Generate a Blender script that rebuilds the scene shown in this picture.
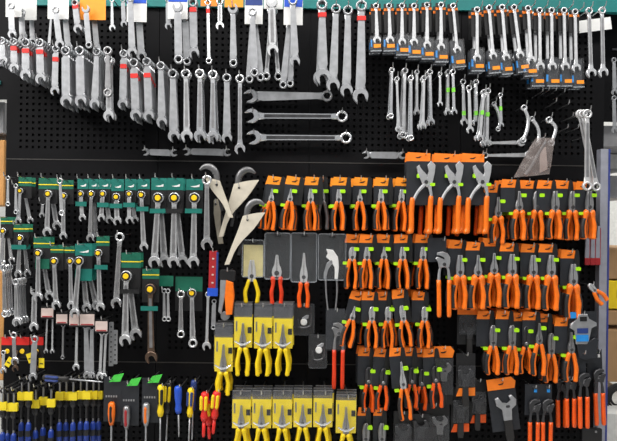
import bpy, bmesh, math, random
from mathutils import Matrix, Vector
random.seed(7)
for o in list(bpy.data.objects): bpy.data.objects.remove(o)
SC = bpy.context.scene
COL = SC.collection
# ------------------------------------------------------------------ camera / light / exposure
S = 0.0035            # metres per photo pixel on the board plane
D = 2.1               # camera distance from the board
ZC = 1.50             # camera height
ROLL = math.radians(0.7)
CR, SR = math.cos(ROLL), math.sin(ROLL)
cam_d = bpy.data.cameras.new('camera'); cam = bpy.data.objects.new('camera', cam_d); COL.objects.link(cam)
cam_d.sensor_width = 36; cam_d.lens = (D / S) * 36 / 617; cam_d.clip_start = 0.05
cam.matrix_world = Matrix(((CR, -SR, 0, 0), (0, 0, -1, -D), (SR, CR, 0, ZC), (0, 0, 0, 1)))
SC.camera = cam
w = bpy.data.worlds.new('world'); SC.world = w; w.use_nodes = True
w.node_tree.nodes['Background'].inputs[0].default_value = (0.93, 0.96, 1.0, 1)
w.node_tree.nodes['Background'].inputs[1].default_value = 0.33
def area(name, loc, rot, sx, sy, power, col=(1, 0.97, 0.93)):
    l = bpy.data.lights.new(name, 'AREA'); l.shape = 'RECTANGLE'; l.size = sx; l.size_y = sy
    l.energy = power; l.color = col
    o = bpy.data.objects.new(name, l); COL.objects.link(o); o.location = loc; o.rotation_euler = rot
    return o
area('ceiling_lamp_near', (-0.3, -1.45, 3.9), (math.radians(28), 0, 0), 5.0, 0.45, 120)
area('ceiling_lamp_left', (-2.6, -1.3, 3.4), (math.radians(22), math.radians(-35), 0), 0.5, 2.2, 75)
area('ceiling_lamp_aisle', (0, -5.6, 3.9), (math.radians(60), 0, 0), 7.0, 0.6, 36)
area('ceiling_lamp_side', (2.6, 1.5, 3.1), (0, 0, 0), 1.2, 1.2, 45)
vs = SC.view_settings
vs.view_transform = 'Standard'; vs.look = 'None'; vs.gamma = 1; vs.use_curve_mapping = False; vs.exposure = 0.0

# ------------------------------------------------------------------ helpers
def W(px, py, d=0.0):
    a, b = px - 308.5, py - 220.5
    k = S * (D - d) / D
    return Vector(((a * CR + b * SR) * k, -d, ZC - (-a * SR + b * CR) * k))
MATS = {}
def mat(name, col, rough=0.5, metal=0.0, var=0.08, scale=40, bump=0.0, spec=0.5):
    if name in MATS: return MATS[name]
    m = bpy.data.materials.new(name); m.use_nodes = True; nt = m.node_tree
    p = nt.nodes['Principled BSDF']
    p.inputs['Roughness'].default_value = rough; p.inputs['Metallic'].default_value = metal
    p.inputs['Specular IOR Level'].default_value = spec
    tc = nt.nodes.new('ShaderNodeTexCoord'); n = nt.nodes.new('ShaderNodeTexNoise')
    n.inputs['Scale'].default_value = scale; n.inputs['Detail'].default_value = 3
    nt.links.new(tc.outputs['Object'], n.inputs['Vector'])
    r = nt.nodes.new('ShaderNodeValToRGB')
    r.color_ramp.elements[0].position = 0.3; r.color_ramp.elements[1].position = 0.7
    r.color_ramp.elements[0].color = [c * (1 - var) for c in col] + [1]
    r.color_ramp.elements[1].color = [min(1, c * (1 + var)) for c in col] + [1]
    nt.links.new(n.outputs['Fac'], r.inputs['Fac']); nt.links.new(r.outputs['Color'], p.inputs['Base Color'])
    if bump:
        b = nt.nodes.new('ShaderNodeBump'); b.inputs['Strength'].default_value = bump
        nt.links.new(n.outputs['Fac'], b.inputs['Height']); nt.links.new(b.outputs['Normal'], p.inputs['Normal'])
    MATS[name] = m; return m
def clear(name, tint, haze=0.10, gloss=0.10):
    m = bpy.data.materials.new(name); m.use_nodes = True; nt = m.node_tree; nt.nodes.clear()
    out = nt.nodes.new('ShaderNodeOutputMaterial'); tr = nt.nodes.new('ShaderNodeBsdfTransparent')
    df = nt.nodes.new('ShaderNodeBsdfDiffuse'); gl = nt.nodes.new('ShaderNodeBsdfGlossy')
    gl.inputs['Roughness'].default_value = 0.12; df.inputs['Color'].default_value = (*tint, 1)
    n = nt.nodes.new('ShaderNodeTexNoise'); n.inputs['Scale'].default_value = 25
    b = nt.nodes.new('ShaderNodeBump'); b.inputs['Strength'].default_value = 0.4
    nt.links.new(n.outputs['Fac'], b.inputs['Height']); nt.links.new(b.outputs['Normal'], gl.inputs['Normal'])
    m1 = nt.nodes.new('ShaderNodeMixShader'); m1.inputs[0].default_value = haze
    m2 = nt.nodes.new('ShaderNodeMixShader'); m2.inputs[0].default_value = gloss
    nt.links.new(tr.outputs[0], m1.inputs[1]); nt.links.new(df.outputs[0], m1.inputs[2])
    nt.links.new(m1.outputs[0], m2.inputs[1]); nt.links.new(gl.outputs[0], m2.inputs[2])
    nt.links.new(m2.outputs[0], out.inputs[0]); MATS[name] = m; return m
mat('steel', (0.42, 0.43, 0.45), 0.36, 0.6, 0.14)
mat('chrome', (0.84, 0.85, 0.87), 0.17, 0.85, 0.05)
mat('fine_steel', (0.66, 0.67, 0.69), 0.27, 0.62, 0.10)
mat('dull_steel', (0.33, 0.33, 0.34), 0.42, 0.85, 0.15)
mat('satin_white', (0.70, 0.70, 0.71), 0.35, 0.5, 0.08)
mat('dark_steel', (0.085, 0.085, 0.09), 0.40, 0.8, 0.2)
mat('jaw_steel', (0.22, 0.22, 0.225), 0.38, 0.8, 0.15)
mat('jaw_light', (0.36, 0.36, 0.37), 0.36, 0.7, 0.15)
mat('brown_steel', (0.17, 0.115, 0.085), 0.38, 0.85, 0.25)
mat('wire', (0.62, 0.62, 0.63), 0.3, 0.95)
mat('board', (0.0062, 0.0062, 0.0072), 0.65, 0, 0.2, 8, 0, 0.10)
mat('hole', (0.0038, 0.0038, 0.004), 0.9, 0, 0, 8, 0, 0.1)
mat('seam', (0.055, 0.052, 0.048), 0.5, 0.3)
mat('teal_paint', (0.0, 0.16, 0.155), 0.5)
mat('orange', (0.93, 0.185, 0.012), 0.28, 0, 0.10, 60)
mat('deep_orange', (0.85, 0.105, 0.008), 0.28, 0, 0.10, 60)
mat('red_orange', (0.75, 0.05, 0.012), 0.36, 0, 0.1, 60)
mat('amber_card', (0.95, 0.30, 0.012), 0.5, 0, 0.06)
mat('orange_card', (0.95, 0.22, 0.012), 0.5, 0, 0.06)
mat('slate_card', (0.018, 0.0205, 0.026), 0.45, 0, 0.15)
mat('black', (0.012, 0.012, 0.013), 0.4, 0, 0.1)
mat('rubber', (0.016, 0.015, 0.015), 0.55)
mat('lime', (0.40, 0.80, 0.01), 0.4)
mat('lime_tape', (0.22, 0.72, 0.06), 0.45)
mat('red', (0.72, 0.025, 0.02), 0.4)
mat('dark_red', (0.38, 0.02, 0.025), 0.4)
mat('yellow', (0.92, 0.66, 0.01), 0.4, 0, 0.05)
mat('yellow_card', (0.88, 0.68, 0.02), 0.5, 0, 0.05)
mat('pale_yellow', (0.80, 0.70, 0.34), 0.5)
mat('gold', (0.92, 0.58, 0.01), 0.4)
mat('green_card', (0.006, 0.12, 0.072), 0.45, 0, 0.1)
mat('teal_card', (0.006, 0.155, 0.125), 0.45, 0, 0.1)
mat('bright_green', (0.07, 0.58, 0.07), 0.4)
mat('white', (0.78, 0.78, 0.77), 0.6, 0, 0.04)
mat('pink_tag', (0.62, 0.50, 0.46), 0.6, 0, 0.1)
mat('blue', (0.018, 0.085, 0.55), 0.35)
mat('navy', (0.02, 0.045, 0.20), 0.4)
mat('dusk_blue', (0.012, 0.04, 0.26), 0.35)
mat('sky_blue', (0.02, 0.26, 0.70), 0.4)
mat('cream', (0.62, 0.57, 0.47), 0.45, 0, 0.06)
mat('shaded_cream', (0.33, 0.30, 0.24), 0.45, 0, 0.1)  # cream darkened evenly, shade painted into the rear blade's colour
mat('upright_paint', (0.36, 0.37, 0.43), 0.4, 0.2)
mat('blue_edge', (0.035, 0.055, 0.26), 0.4)
mat('cardboard', (0.45, 0.27, 0.13), 0.8, 0, 0.1, 14)
mat('wood', (0.55, 0.27, 0.08), 0.6, 0, 0.2, 9)
mat('shelf_grey', (0.30, 0.30, 0.31), 0.5, 0.3)
mat('unseen_aisle_tone', (0.34, 0.33, 0.32), 0.7, 0, 0.6, 4)  # tone of the added unseen shelving, lightened to brighten metal reflections
mat('off_white', (0.72, 0.72, 0.69), 0.6)
mat('floor_tile', (0.62, 0.62, 0.60), 0.35, 0, 0.05, 5)
clear('clear_plastic', (0.75, 0.78, 0.82), 0.012, 0.022)
clear('blister_plastic', (0.72, 0.78, 0.84), 0.018, 0.035)
clear('rim_plastic', (0.6, 0.65, 0.7), 0.3, 0.08)
clear('hazy_plastic', (0.30, 0.25, 0.235), 0.40, 0.05)
clear('smoke_plastic', (0.10, 0.105, 0.115), 0.15, 0.022)
clear('pack_header', (0.13, 0.135, 0.15), 0.5, 0.03)

CACHE = {}
def mesh(key, matname, fn, smooth=False):
    k = (key, matname)
    if k not in CACHE:
        bm = bmesh.new(); fn(bm)
        bmesh.ops.recalc_face_normals(bm, faces=bm.faces)
        me = bpy.data.meshes.new(str(key[0])); bm.to_mesh(me); bm.free()
        me.materials.append(MATS[matname])
        if smooth: me.polygons.foreach_set('use_smooth', [True] * len(me.polygons))
        CACHE[k] = me
    return CACHE[k]
def part(name, me, parent, loc=(0, 0, 0), ang=0.0):
    o = bpy.data.objects.new(name, me); COL.objects.link(o)
    o.parent = parent; o.location = loc; o.rotation_euler = (0, ang, 0)
    return o
LABELS = {}
def thing(name, label, cat, loc, ang=0, group=None, k=1.0, me=None):
    o = bpy.data.objects.new(name, me); COL.objects.link(o)
    o.location = loc; o.rotation_euler = (0, ang, 0); o.scale = (k, k, k)
    o['label'] = label; o['category'] = cat
    if group: o['group'] = group
    LABELS.setdefault(label, []).append(name)
    return o
def struct(name, me, loc=(0, 0, 0)):
    o = bpy.data.objects.new(name, me); COL.objects.link(o); o.location = loc; o['kind'] = 'structure'
    return o
ORD = 'first second third fourth fifth sixth seventh eighth ninth tenth eleventh twelfth thirteenth fourteenth fifteenth sixteenth seventeenth eighteenth nineteenth twentieth'.split()
def q(v, st=0.25): return round(v / st) * st
# --- bmesh shapes; all in photo pixels, scaled by S
def prism(bm, pts, t, y=0.0, bev=0.0):
    """outline in XZ extruded along Y, thickness t centred on y"""
    f = [bm.verts.new((x * S, (y - t / 2) * S, z * S)) for x, z in pts]
    b = [bm.verts.new((x * S, (y + t / 2) * S, z * S)) for x, z in pts]
    n = len(pts)
    ff = bm.faces.new(f); bf = bm.faces.new(b[::-1]); fs = [ff, bf]
    for i in range(n): fs.append(bm.faces.new((f[i], b[i], b[(i + 1) % n], f[(i + 1) % n])))
    if bev:
        ed = list(ff.edges)
        bmesh.ops.bevel(bm, geom=ed, offset=bev * S, segments=1, affect='EDGES', clamp_overlap=True)
    return ff
def rect(x0, x1, z0, z1): return [(x0, z0), (x1, z0), (x1, z1), (x0, z1)]
def rrect(x0, x1, z0, z1, r):
    out = []
    for cx, cz, a in ((x1 - r, z1 - r, 0), (x0 + r, z1 - r, 90), (x0 + r, z0 + r, 180), (x1 - r, z0 + r, 270)):
        for i in range(4):
            t = math.radians(a + 30 * i); out.append((cx + r * math.cos(t), cz + r * math.sin(t)))
    return out
def lathe_y(bm, prof, seg=20, cx=0, cz=0, star=False):
    """closed profile [(r,y)] revolved round the Y axis"""
    rings = []
    for i in range(seg):
        a = 2 * math.pi * i / seg; c, s = math.cos(a), math.sin(a)
        rings.append([bm.verts.new(((cx + r * (0.93 if star and j in (0, len(prof) - 1) and i % 2 else 1) * c) * S, y * S, (cz + r * (0.93 if star and j in (0, len(prof) - 1) and i % 2 else 1) * s) * S)) for j, (r, y) in enumerate(prof)])
    m = len(prof)
    for i in range(seg):
        A, B = rings[i], rings[(i + 1) % seg]
        for j in range(m):
            bm.faces.new((A[j], A[(j + 1) % m], B[(j + 1) % m], B[j]))
def ring(bm, r, rin, t, cx=0, cz=0, seg=24, star=True):
    h = t / 2
    lathe_y(bm, [(rin, -h), (r * 0.9, -h), (r, -h * 0.6), (r, h * 0.6), (r * 0.9, h), (rin, h)], seg, cx, cz, star)
def disc(bm, r, t, cx=0, cz=0, y=0, seg=16, bev=0):
    prism(bm, [(cx + r * math.cos(2 * math.pi * i / seg), cz + r * math.sin(2 * math.pi * i / seg)) for i in range(seg)], t, y, bev)
def crom(P, n=4):
    Q = [P[0]] + list(P) + [P[-1]]; out = []
    for i in range(1, len(Q) - 2):
        for j in range(n):
            t = j / n; a, b, c, d = Q[i - 1], Q[i], Q[i + 1], Q[i + 2]
            out.append(tuple(0.5 * (2 * b[k] + (c[k] - a[k]) * t + (2 * a[k] - 5 * b[k] + 4 * c[k] - d[k]) * t * t + (3 * b[k] - a[k] - 3 * c[k] + d[k]) * t ** 3) for k in range(len(b))))
    out.append(tuple(P[-1])); return out
def tube(bm, pts, ry=1.0, seg=8, y=0.0, sub=3, square=False, capr=0.55):
    """pts: (x, z, r) swept in the XZ plane; ry = Y radius / r"""
    P = crom(pts, sub) if sub > 1 else [tuple(p) for p in pts]
    rings = []
    for i, p in enumerate(P):
        a, b = P[max(0, i - 1)], P[min(len(P) - 1, i + 1)]
        dx, dz = b[0] - a[0], b[1] - a[1]; l = math.hypot(dx, dz) or 1
        nx, nz = -dz / l, dx / l
        row = []
        for j in range(seg):
            t = 2 * math.pi * (j + 0.5) / seg; c, s = math.cos(t), math.sin(t)
            if square: mm = max(abs(c), abs(s)); c /= mm; s /= mm
            row.append(bm.verts.new(((p[0] + nx * p[2] * c) * S, (y + p[2] * ry * s) * S, (p[1] + nz * p[2] * c) * S)))
        rings.append(row)
    for A, B in zip(rings, rings[1:]):
        for j in range(seg): bm.faces.new((A[j], A[(j + 1) % seg], B[(j + 1) % seg], B[j]))
    bm.faces.new(rings[0]); bm.faces.new(rings[-1][::-1])
def rod(bm, z0, z1, prof, seg=10, x=0.0, y=0.0):
    """round body along Z, prof [(t 0..1, r)]"""
    rings = []
    for t, r in prof:
        z = z0 + (z1 - z0) * t
        rings.append([bm.verts.new(((x + r * math.cos(2 * math.pi * j / seg)) * S, (y + r * math.sin(2 * math.pi * j / seg)) * S, z * S)) for j in range(seg)])
    for A, B in zip(rings, rings[1:]):
        for j in range(seg): bm.faces.new((A[j], A[(j + 1) % seg], B[(j + 1) % seg], B[j]))
    bm.faces.new(rings[0]); bm.faces.new(rings[-1][::-1])
def box(bm, x0, x1, y0, y1, z0, z1):
    """metres"""
    v = [bm.verts.new((x, y, z)) for x in (x0, x1) for y in (y0, y1) for z in (z0, z1)]
    for f in ((0, 1, 3, 2), (4, 6, 7, 5), (0, 4, 5, 1), (2, 3, 7, 6), (0, 2, 6, 4), (1, 5, 7, 3)): bm.faces.new([v[i] for i in f])
def P(name, parent, key, matname, fn, loc=(0, 0, 0), ang=0, smooth=False):
    """px-space part"""
    return part(name, mesh(key, matname, fn, smooth), parent, tuple(c * S for c in loc), ang)
def plate(name, parent, matname, x0, x1, z0, z1, y=0, t=0.4, rad=0, ang=0, loc=(0, 0)):
    w_, h_ = q(x1 - x0, .5), q(z1 - z0, .5)
    cx, cz = (x0 + x1) / 2, (z0 + z1) / 2
    pts = rrect(-w_ / 2, w_ / 2, -h_ / 2, h_ / 2, rad) if rad else rect(-w_ / 2, w_ / 2, -h_ / 2, h_ / 2)
    return P(name, parent, ('plate', w_, h_, t, rad), matname, lambda bm: prism(bm, pts, t), (cx, y, cz), ang)

# ------------------------------------------------------------------ setting
def panel_mesh(w_, h_, pitch, margin):
    def fn(bm):
        # perforated sheet: every cell carries a real square-octagon hole with a recessed bottom
        nx = int((w_ - 2 * margin) / pitch); nz = int((h_ - 2 * margin) / pitch)
        mx = (w_ - nx * pitch) / 2; mz = (h_ - nz * pitch) / 2
        def V(x, z, y=0): return bm.verts.new((x, y, z))
        xs = [mx + i * pitch for i in range(nx + 1)]; zs = [mz + i * pitch for i in range(nz + 1)]
        g = [[V(x, z) for z in zs] for x in xs]
        r = pitch * 0.20
        for i in range(nx):
            for j in range(nz):
                cx, cz = xs[i] + pitch / 2, zs[j] + pitch / 2
                c4 = [g[i][j], g[i + 1][j], g[i + 1][j + 1], g[i][j + 1]]
                h = [V(cx + sx * r, cz + sz * r) for sx, sz in ((-1, -1), (1, -1), (1, 1), (-1, 1))]
                b = [V(cx + sx * r, cz + sz * r, 0.006) for sx, sz in ((-1, -1), (1, -1), (1, 1), (-1, 1))]
                for k in range(4):
                    k2 = (k + 1) % 4
                    bm.faces.new((c4[k], c4[k2], h[k2], h[k])); bm.faces.new((h[k], h[k2], b[k2], b[k])).material_index = 1
                bm.faces.new(b).material_index = 1
        # plain border and folded rim
        o = [V(0, 0), V(w_, 0), V(w_, h_), V(0, h_)]
        c = [g[0][0], g[-1][0], g[-1][-1], g[0][-1]]
        sides = [[g[i][0] for i in range(nx + 1)], [g[-1][j] for j in range(nz + 1)], [g[i][-1] for i in range(nx, -1, -1)], [g[0][j] for j in range(nz, -1, -1)]]
        ob = [V(0, 0, 0.012), V(w_, 0, 0.012), V(w_, h_, 0.012), V(0, h_, 0.012)]
        for k in range(4):
            s = sides[k]
            bm.faces.new([o[k], o[(k + 1) % 4]] + s[::-1])
            bm.faces.new((o[k], o[(k + 1) % 4], ob[(k + 1) % 4], ob[k]))
    me = mesh(('panel', round(w_, 3), round(h_, 3)), 'board', fn)
    if len(me.materials) < 2: me.materials.append(MATS['hole'])
    return me
xl, xr = W(5, 220).x, W(603, 220).x
zb = 0.02; ztop = W(308, -30).z
bm_ = lambda bm: box(bm, xl - 0.0, xr + 0.0, 0.014, 0.05, zb, ztop)
WALL = struct('wall_back', mesh(('backing',), 'black', bm_))
z1, z2 = W(308.5, 162.5).z, W(308.5, 364).z
cols = [xl] + [W(x, 163).x for x in (158, 309, 460)] + [xr]
rows = [(zb, z2 - (z1 - z2)), (z2 - (z1 - z2), z2), (z2, z1), (z1, z1 + (W(308, 9).z - z1))]
for a, b in zip(cols, cols[1:]):
    for c, d in rows:
        part('pegboard_panel', panel_mesh(round(b - a - 0.002, 4), round(d - c - 0.0025, 4), 0.0215, 0.03), WALL, (a + 0.001, 0, c + 0.001))
for z in (z1, z2): part('seam_strip', mesh(('seamstrip',), 'seam', lambda bm: box(bm, xl, xr, -0.0015, 0.013, -0.0016, 0.0016)), WALL, (0, 0, z - 0.0003))
zt = W(308.5, 9.5).z
part('header_band', mesh(('band',), 'teal_paint', lambda bm: box(bm, xl, xr + 0.2, -0.012, 0.013, 0, 0.22)), WALL, (0, 0, zt))
# upright post on the right and the dark return above it
ux0, ux1 = W(595.5, 250).x, W(603, 250).x
part('upright_post', mesh(('upright',), 'upright_paint', lambda bm: box(bm, ux0, ux1, -0.03, 0.012, zb, W(600, 150).z)), WALL)
part('upright_edge', mesh(('uprightedge',), 'blue_edge', lambda bm: box(bm, ux1, ux1 + 0.006, -0.032, 0.02, zb, W(600, 150).z)), WALL)
struct('floor', mesh(('floor',), 'floor_tile', lambda bm: box(bm, -4, 5, -4, 3.5, -0.1, 0.0)))
# unseen shelving across the aisle, added behind the camera for the metal to reflect
AI = struct('unseen_aisle_shelving', mesh(('aisle',), 'unseen_aisle_tone', lambda bm: box(bm, -3.4, 3.4, -4.1, -4.0, 0, 2.1)))
for z in (.3, .9, 1.5, 2.08): part('shelf_board', mesh(('aisleshelf',), 'shelf_grey', lambda bm: box(bm, -3.4, 3.4, -4.0, -3.65, -.02, .02)), AI, (0, 0, z))  # boards of the added unseen shelving
struct('wall_far', mesh(('farwall',), 'off_white', lambda bm: box(bm, -4, 5, 3.3, 3.4, 0, 3.2)))

HOOKN = [0]
def hook(x, z, L, up=0.010):
    L = round(L, 2); HOOKN[0] += 1
    def fn(bm):
        p = [(0, 0, .55), (L * .5 / S, .3, .55), ((L - .014) / S, .8, .55), ((L - .004) / S, 1.6, .55), (L / S, (up + .006) / S, .5)]
        tube(bm, p, 1, 6, 0, 2)
        for v in bm.verts: v.co = Vector((v.co.y, -v.co.x, v.co.z))
    part('peg_hook', mesh(('hook', L), 'wire', fn, False), WALL, (x, 0, z))

# ------------------------------------------------------------------ wrenches
def m_ring(r): return lambda bm: ring(bm, r, r * .62, r * .78)
def m_open(R):
    def fn(bm):
        pts = []; off = math.radians(15)
        for i in range(17):
            a = math.radians(36 + (360 - 72) * i / 16); rr = R * (0.98 + (0.10 if i in (0, 16) else 0))
            pts.append((rr * math.sin(a), -rr * math.cos(a)))
        h = R * .52
        pts += [(-h, -.55 * R), (-h, .05 * R), (-.5 * h, .34 * R), (.5 * h, .34 * R), (h, .05 * R), (h, -.55 * R)]
        pts = [(x * math.cos(off) - z * math.sin(off), x * math.sin(off) + z * math.cos(off)) for x, z in pts]
        prism(bm, pts, R * .62, 0, R * .07)
    return fn
def m_shank(L, w0, w1, t, fl):
    def fn(bm):
        f = prism(bm, [(-w0 * 1.25, 0), (-w0, -L * .08), (-w1, -L * .9), (-w1 * 1.5, -L), (w1 * 1.5, -L), (w1, -L * .9), (w0, -L * .08), (w0 * 1.25, 0)], t, 0, w0 * .42)
    return fn
def m_panel(L, w0, w1, t):
    return lambda bm: prism(bm, [(-w0 * .62, -L * .08), (-w1 * .62, -L * .92), (w1 * .62, -L * .92), (w0 * .62, -L * .08)], .25, -t / 2)
def wrench_parts(t, L, r, R, top='box', bot='open', steel='steel', at=(0, 0, 0), ang=0, tape=None, tapez=.25, panel=None):
    """parts of one wrench under t; top centre at `at`, length L downwards, px units"""
    r, R, L = q(r), q(R), q(L, 2)
    ca, sa = math.cos(ang), math.sin(ang)
    def off(x, z): return (at[0] + x * ca + z * sa, at[1], at[2] - x * sa + z * ca)
    rt = {'box': r, 'ratchet': r, 'open': R}[top]; rb = {'box': r, 'ratchet': r, 'open': R}[bot]
    y0, y1 = rt * .8, L - rb * .8
    sl = 1.0 if steel == 'steel' else .72
    w0, w1 = min(rt, rb) * .56 * sl, min(rt, rb) * .62 * sl; th = r * .5
    P('shank', t, ('shank', q(y1 - y0), w0, w1), steel, m_shank(q(y1 - y0), w0, w1, th, 0), off(0, -y0), ang)
    if not panel and steel != 'steel' and r >= 3.5: panel = 'dull_steel'
    if panel: P('shank_panel', t, ('panel', q(y1 - y0), w0), panel, m_panel(q(y1 - y0), w0, w1, th), off(0, -y0), ang)
    for e, z, flip in ((top, 0, 1), (bot, -L, 0)):
        if e == 'open':
            P('open_end', t, ('open', R), steel, m_open(R), off(0, z), ang + (math.pi if flip else 0))
        else:
            P('box_end', t, ('ring', r), steel, m_ring(r), off(0, z), ang, True)
        if e == 'ratchet':
            P('ratchet_gear', t, ('gear', r), 'black', lambda bm: disc(bm, r * .88, r * .86, 0, 0, 0, 18), off(0, z), ang)
            P('ratchet_cap', t, ('cap', r), 'gold', lambda bm: disc(bm, r * .53, r * 1.1, 0, 0, 0, 16, r * .08), off(0, z), ang)
    if tape:
        P('tape_tag', t, ('tape', w0), tape, lambda bm: prism(bm, rrect(-w0 * 1.35, w0 * 1.35, -2.2, 2.2, .6), th * 1.5), off(0, -L * tapez), ang)
def place(x0, y0, x1, y1, d):
    a, b = W(x0, y0, d), W(x1, y1, d); v = b - a
    k = (D - d) / D
    return a, v.length / S / k, math.atan2(-v.x, -v.z), k
def stack(label, x0, y0, x1, y1, r, n=1, d=.11, top='box', bot='open', steel='steel', R=None, group=None, tape=None, tapez=.25, name='combination_wrench', panel=None, gap=None, jit=1.5, hk=True, cat='wrench', taped=None):
    a, L, ang, k = place(x0, y0, x1, y1, d)
    R = R or r * 1.22
    th = max(q(r) * .78, q(R) * .62) * S * k
    gap = max(gap or 0, th + .0012)
    gap = min(gap, (d - .012) / max(1, n - 1)) if n > 1 else gap
    n = n if gap >= th else max(1, int((d - .012) / (th + .001)))
    gap = max(gap, th + .0008)
    for i in range(n):
        lb = label if n == 1 else '%s, %s' % (label, 'frontmost' if i == 0 else ('rearmost' if i == n - 1 else ORD[i] + ' from front'))
        t = thing(name, lb, cat, a + Vector((0, i * gap, 0)), ang + (0 if i == 0 else math.radians(random.uniform(-jit, jit))), group, k)
        wrench_parts(t, L, r, R, top, bot, steel, tape=tape if (i == 0 or (taped and i < taped)) else None, tapez=tapez + .04 * i, panel=panel)
    rin = (q(r) * .60 if top != 'open' else q(R) * .3)
    if hk: hook(a.x, a.z + (rin - .7) * S * k, d + .026)
GA = 'bare wrench stacks on the upper left hooks'
#  x0,y0,x1,y1,r,n,tape,steel
A = [(2, 41, 3, 60, 4, 4, None), (14, 42, 14.5, 68, 4, 4, 'red'), (26, 43, 26, 76, 4.5, 6, 'red'), (40, 43, 41, 78, 4.5, 6, 'red'),
     (56, 49, 55, 90, 3.7, 1, 'red'), (66, 51, 66.5, 101, 5, 7, None), (80, 51, 81, 101, 5, 7, None), (97, 52, 95, 103, 4.3, 4, None),
     (109, 60, 109, 117, 4.6, 2, None), (124, 54, 123, 104, 4.3, 3, 'red'), (134, 63, 136, 115, 4.8, 6, 'red'), (147, 62, 149, 116, 4.6, 4, 'red'),
     (161, 66, 162, 122, 4.6, 5, None), (173, 74, 174, 135, 5, 2, None), (186, 74, 187, 136, 5, 2, None), (200, 74, 200, 135, 5, 3, None),
     (213, 75, 213, 136, 5, 3, None), (227, 78, 227, 137, 4.4, 1, None), (240, 79, 240, 149, 4.4, 1, None)]
desc = {4: 'lone red-taped grey wrench', 17: 'lone grey combination wrench', 18: 'long lone bright chrome wrench'}
for i, (x0, y0, x1, y1, r, n, tp) in enumerate(A):
    dd = desc.get(i, 'red-taped grey combination wrench' if tp else 'grey combination wrench')
    stack('%s, %s hook of upper left row' % (dd, ORD[i]), x0, y0, x1, y1, r, n, d=.12, tape=tp, taped=n if i == 11 else 2, group=GA, gap=.0185,
          steel='chrome' if i in (15, 16, 18) else ('fine_steel' if i in (8, 14) else 'steel'), panel='dull_steel' if i in (8, 15, 16) else None, R=5.5 if i == 18 else None)
# bundle ring wrench in front of the ninth
stack('short ring wrench in front of the ninth upper left stack', 108, 51, 108, 93, 4.5, 1, d=.145, top='box', bot='box', steel='dull_steel', name='ring_wrench', hk=False)
# horizontal wrenches
def lying(label, x0, y0, x1, y1, r, top, bot, steel, panel=None, R=None, d=.03, name='combination_wrench'):
    stack(label, x0, y0, x1, y1, r, 1, d=d, top=top, bot=bot, steel=steel, panel=panel, R=R, hk=False, name=name)
    for x, y in ((x0, y0), (x1, y1)):
        a = W(x, y, d); hook(a.x, a.z + (r * .55 - 0.7) * S, d + .024, .012)
lying('large satin wrench lying level, topmost of the three', 327, 96, 251, 96.5, 5.6, 'box', 'open', 'steel', None, 7)
lying('large chrome wrench lying level, middle of the three', 342, 116.5, 253, 116, 6, 'box', 'open', 'chrome', 'dark_steel', 7.6)
lying('large chrome wrench lying level, lowest of the three', 346, 138, 254, 137.5, 6, 'box', 'open', 'chrome', 'dark_steel', 7.6)
lying('small level double open wrench above the green cards, shorter one', 146, 152, 174, 153, 2.6, 'open', 'open', 'steel', None, 3.7, name='open_wrench')
lying('small level double open wrench above the green cards, longer one', 187, 151.5, 227, 152.5, 2.8, 'open', 'open', 'steel', None, 4, name='open_wrench')
lying('small level wrench left of the orange locking plier cards', 366, 155, 402, 155.5, 3, 'open', 'open', 'steel', None, 3.9, name='open_wrench')
lying('level wrench just above the right orange plier cards', 485, 155.5, 528, 155, 3.3, 'box', 'open', 'fine_steel', None, 4.5, d=.05)
lying('level wrench hanging below the green-taped wrenches', 489, 143, 521, 142.5, 3, 'box', 'open', 'fine_steel', None, 4, d=.04)
# half-moon wrenches
def moon(label, pts, r, d=.08, bend=None, R=None, ends=('box', 'box')):
    a = W(pts[0][0], pts[0][1], d); k = (D - d) / D
    t = thing('curved_wrench', label, 'wrench', a, 0, 'curved half-moon wrenches', k)
    loc = [((W(x, y, d) - a) / S / k) for x, y in pts]
    pp = [(v.x, v.z, 1.7) for v in loc]
    P('shank', t, ('moon', label), 'fine_steel', lambda bm: tube(bm, pp, .8, 8, 0, 4))
    for v, e in ((loc[0], ends[0]), (loc[-1], ends[1])):
        P('box_end', t, ('ring', r), 'fine_steel', m_ring(r), (v.x, 0, v.z), 0, True)
    hook(a.x, a.z + (r * .6 - .7) * S, d + .03)
moon('S-curved ring wrench, left of the plastic bag', [(524, 108), (528, 118), (527, 130), (523, 140)], 3.25)
moon('thin S-curved ring wrench entering the plastic bag', [(532, 119), (537, 126), (539, 134), (538, 143)], 2.75, .07)
moon('half-moon ring wrench at the top right of the plastic bag', [(549, 120), (555, 126), (555, 133), (551, 143)], 3.5, .07)
moon('small half-moon wrench right of the green-taped wrenches', [(494, 104), (498, 112), (500, 122), (498, 129)], 2.5, .05)

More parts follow.
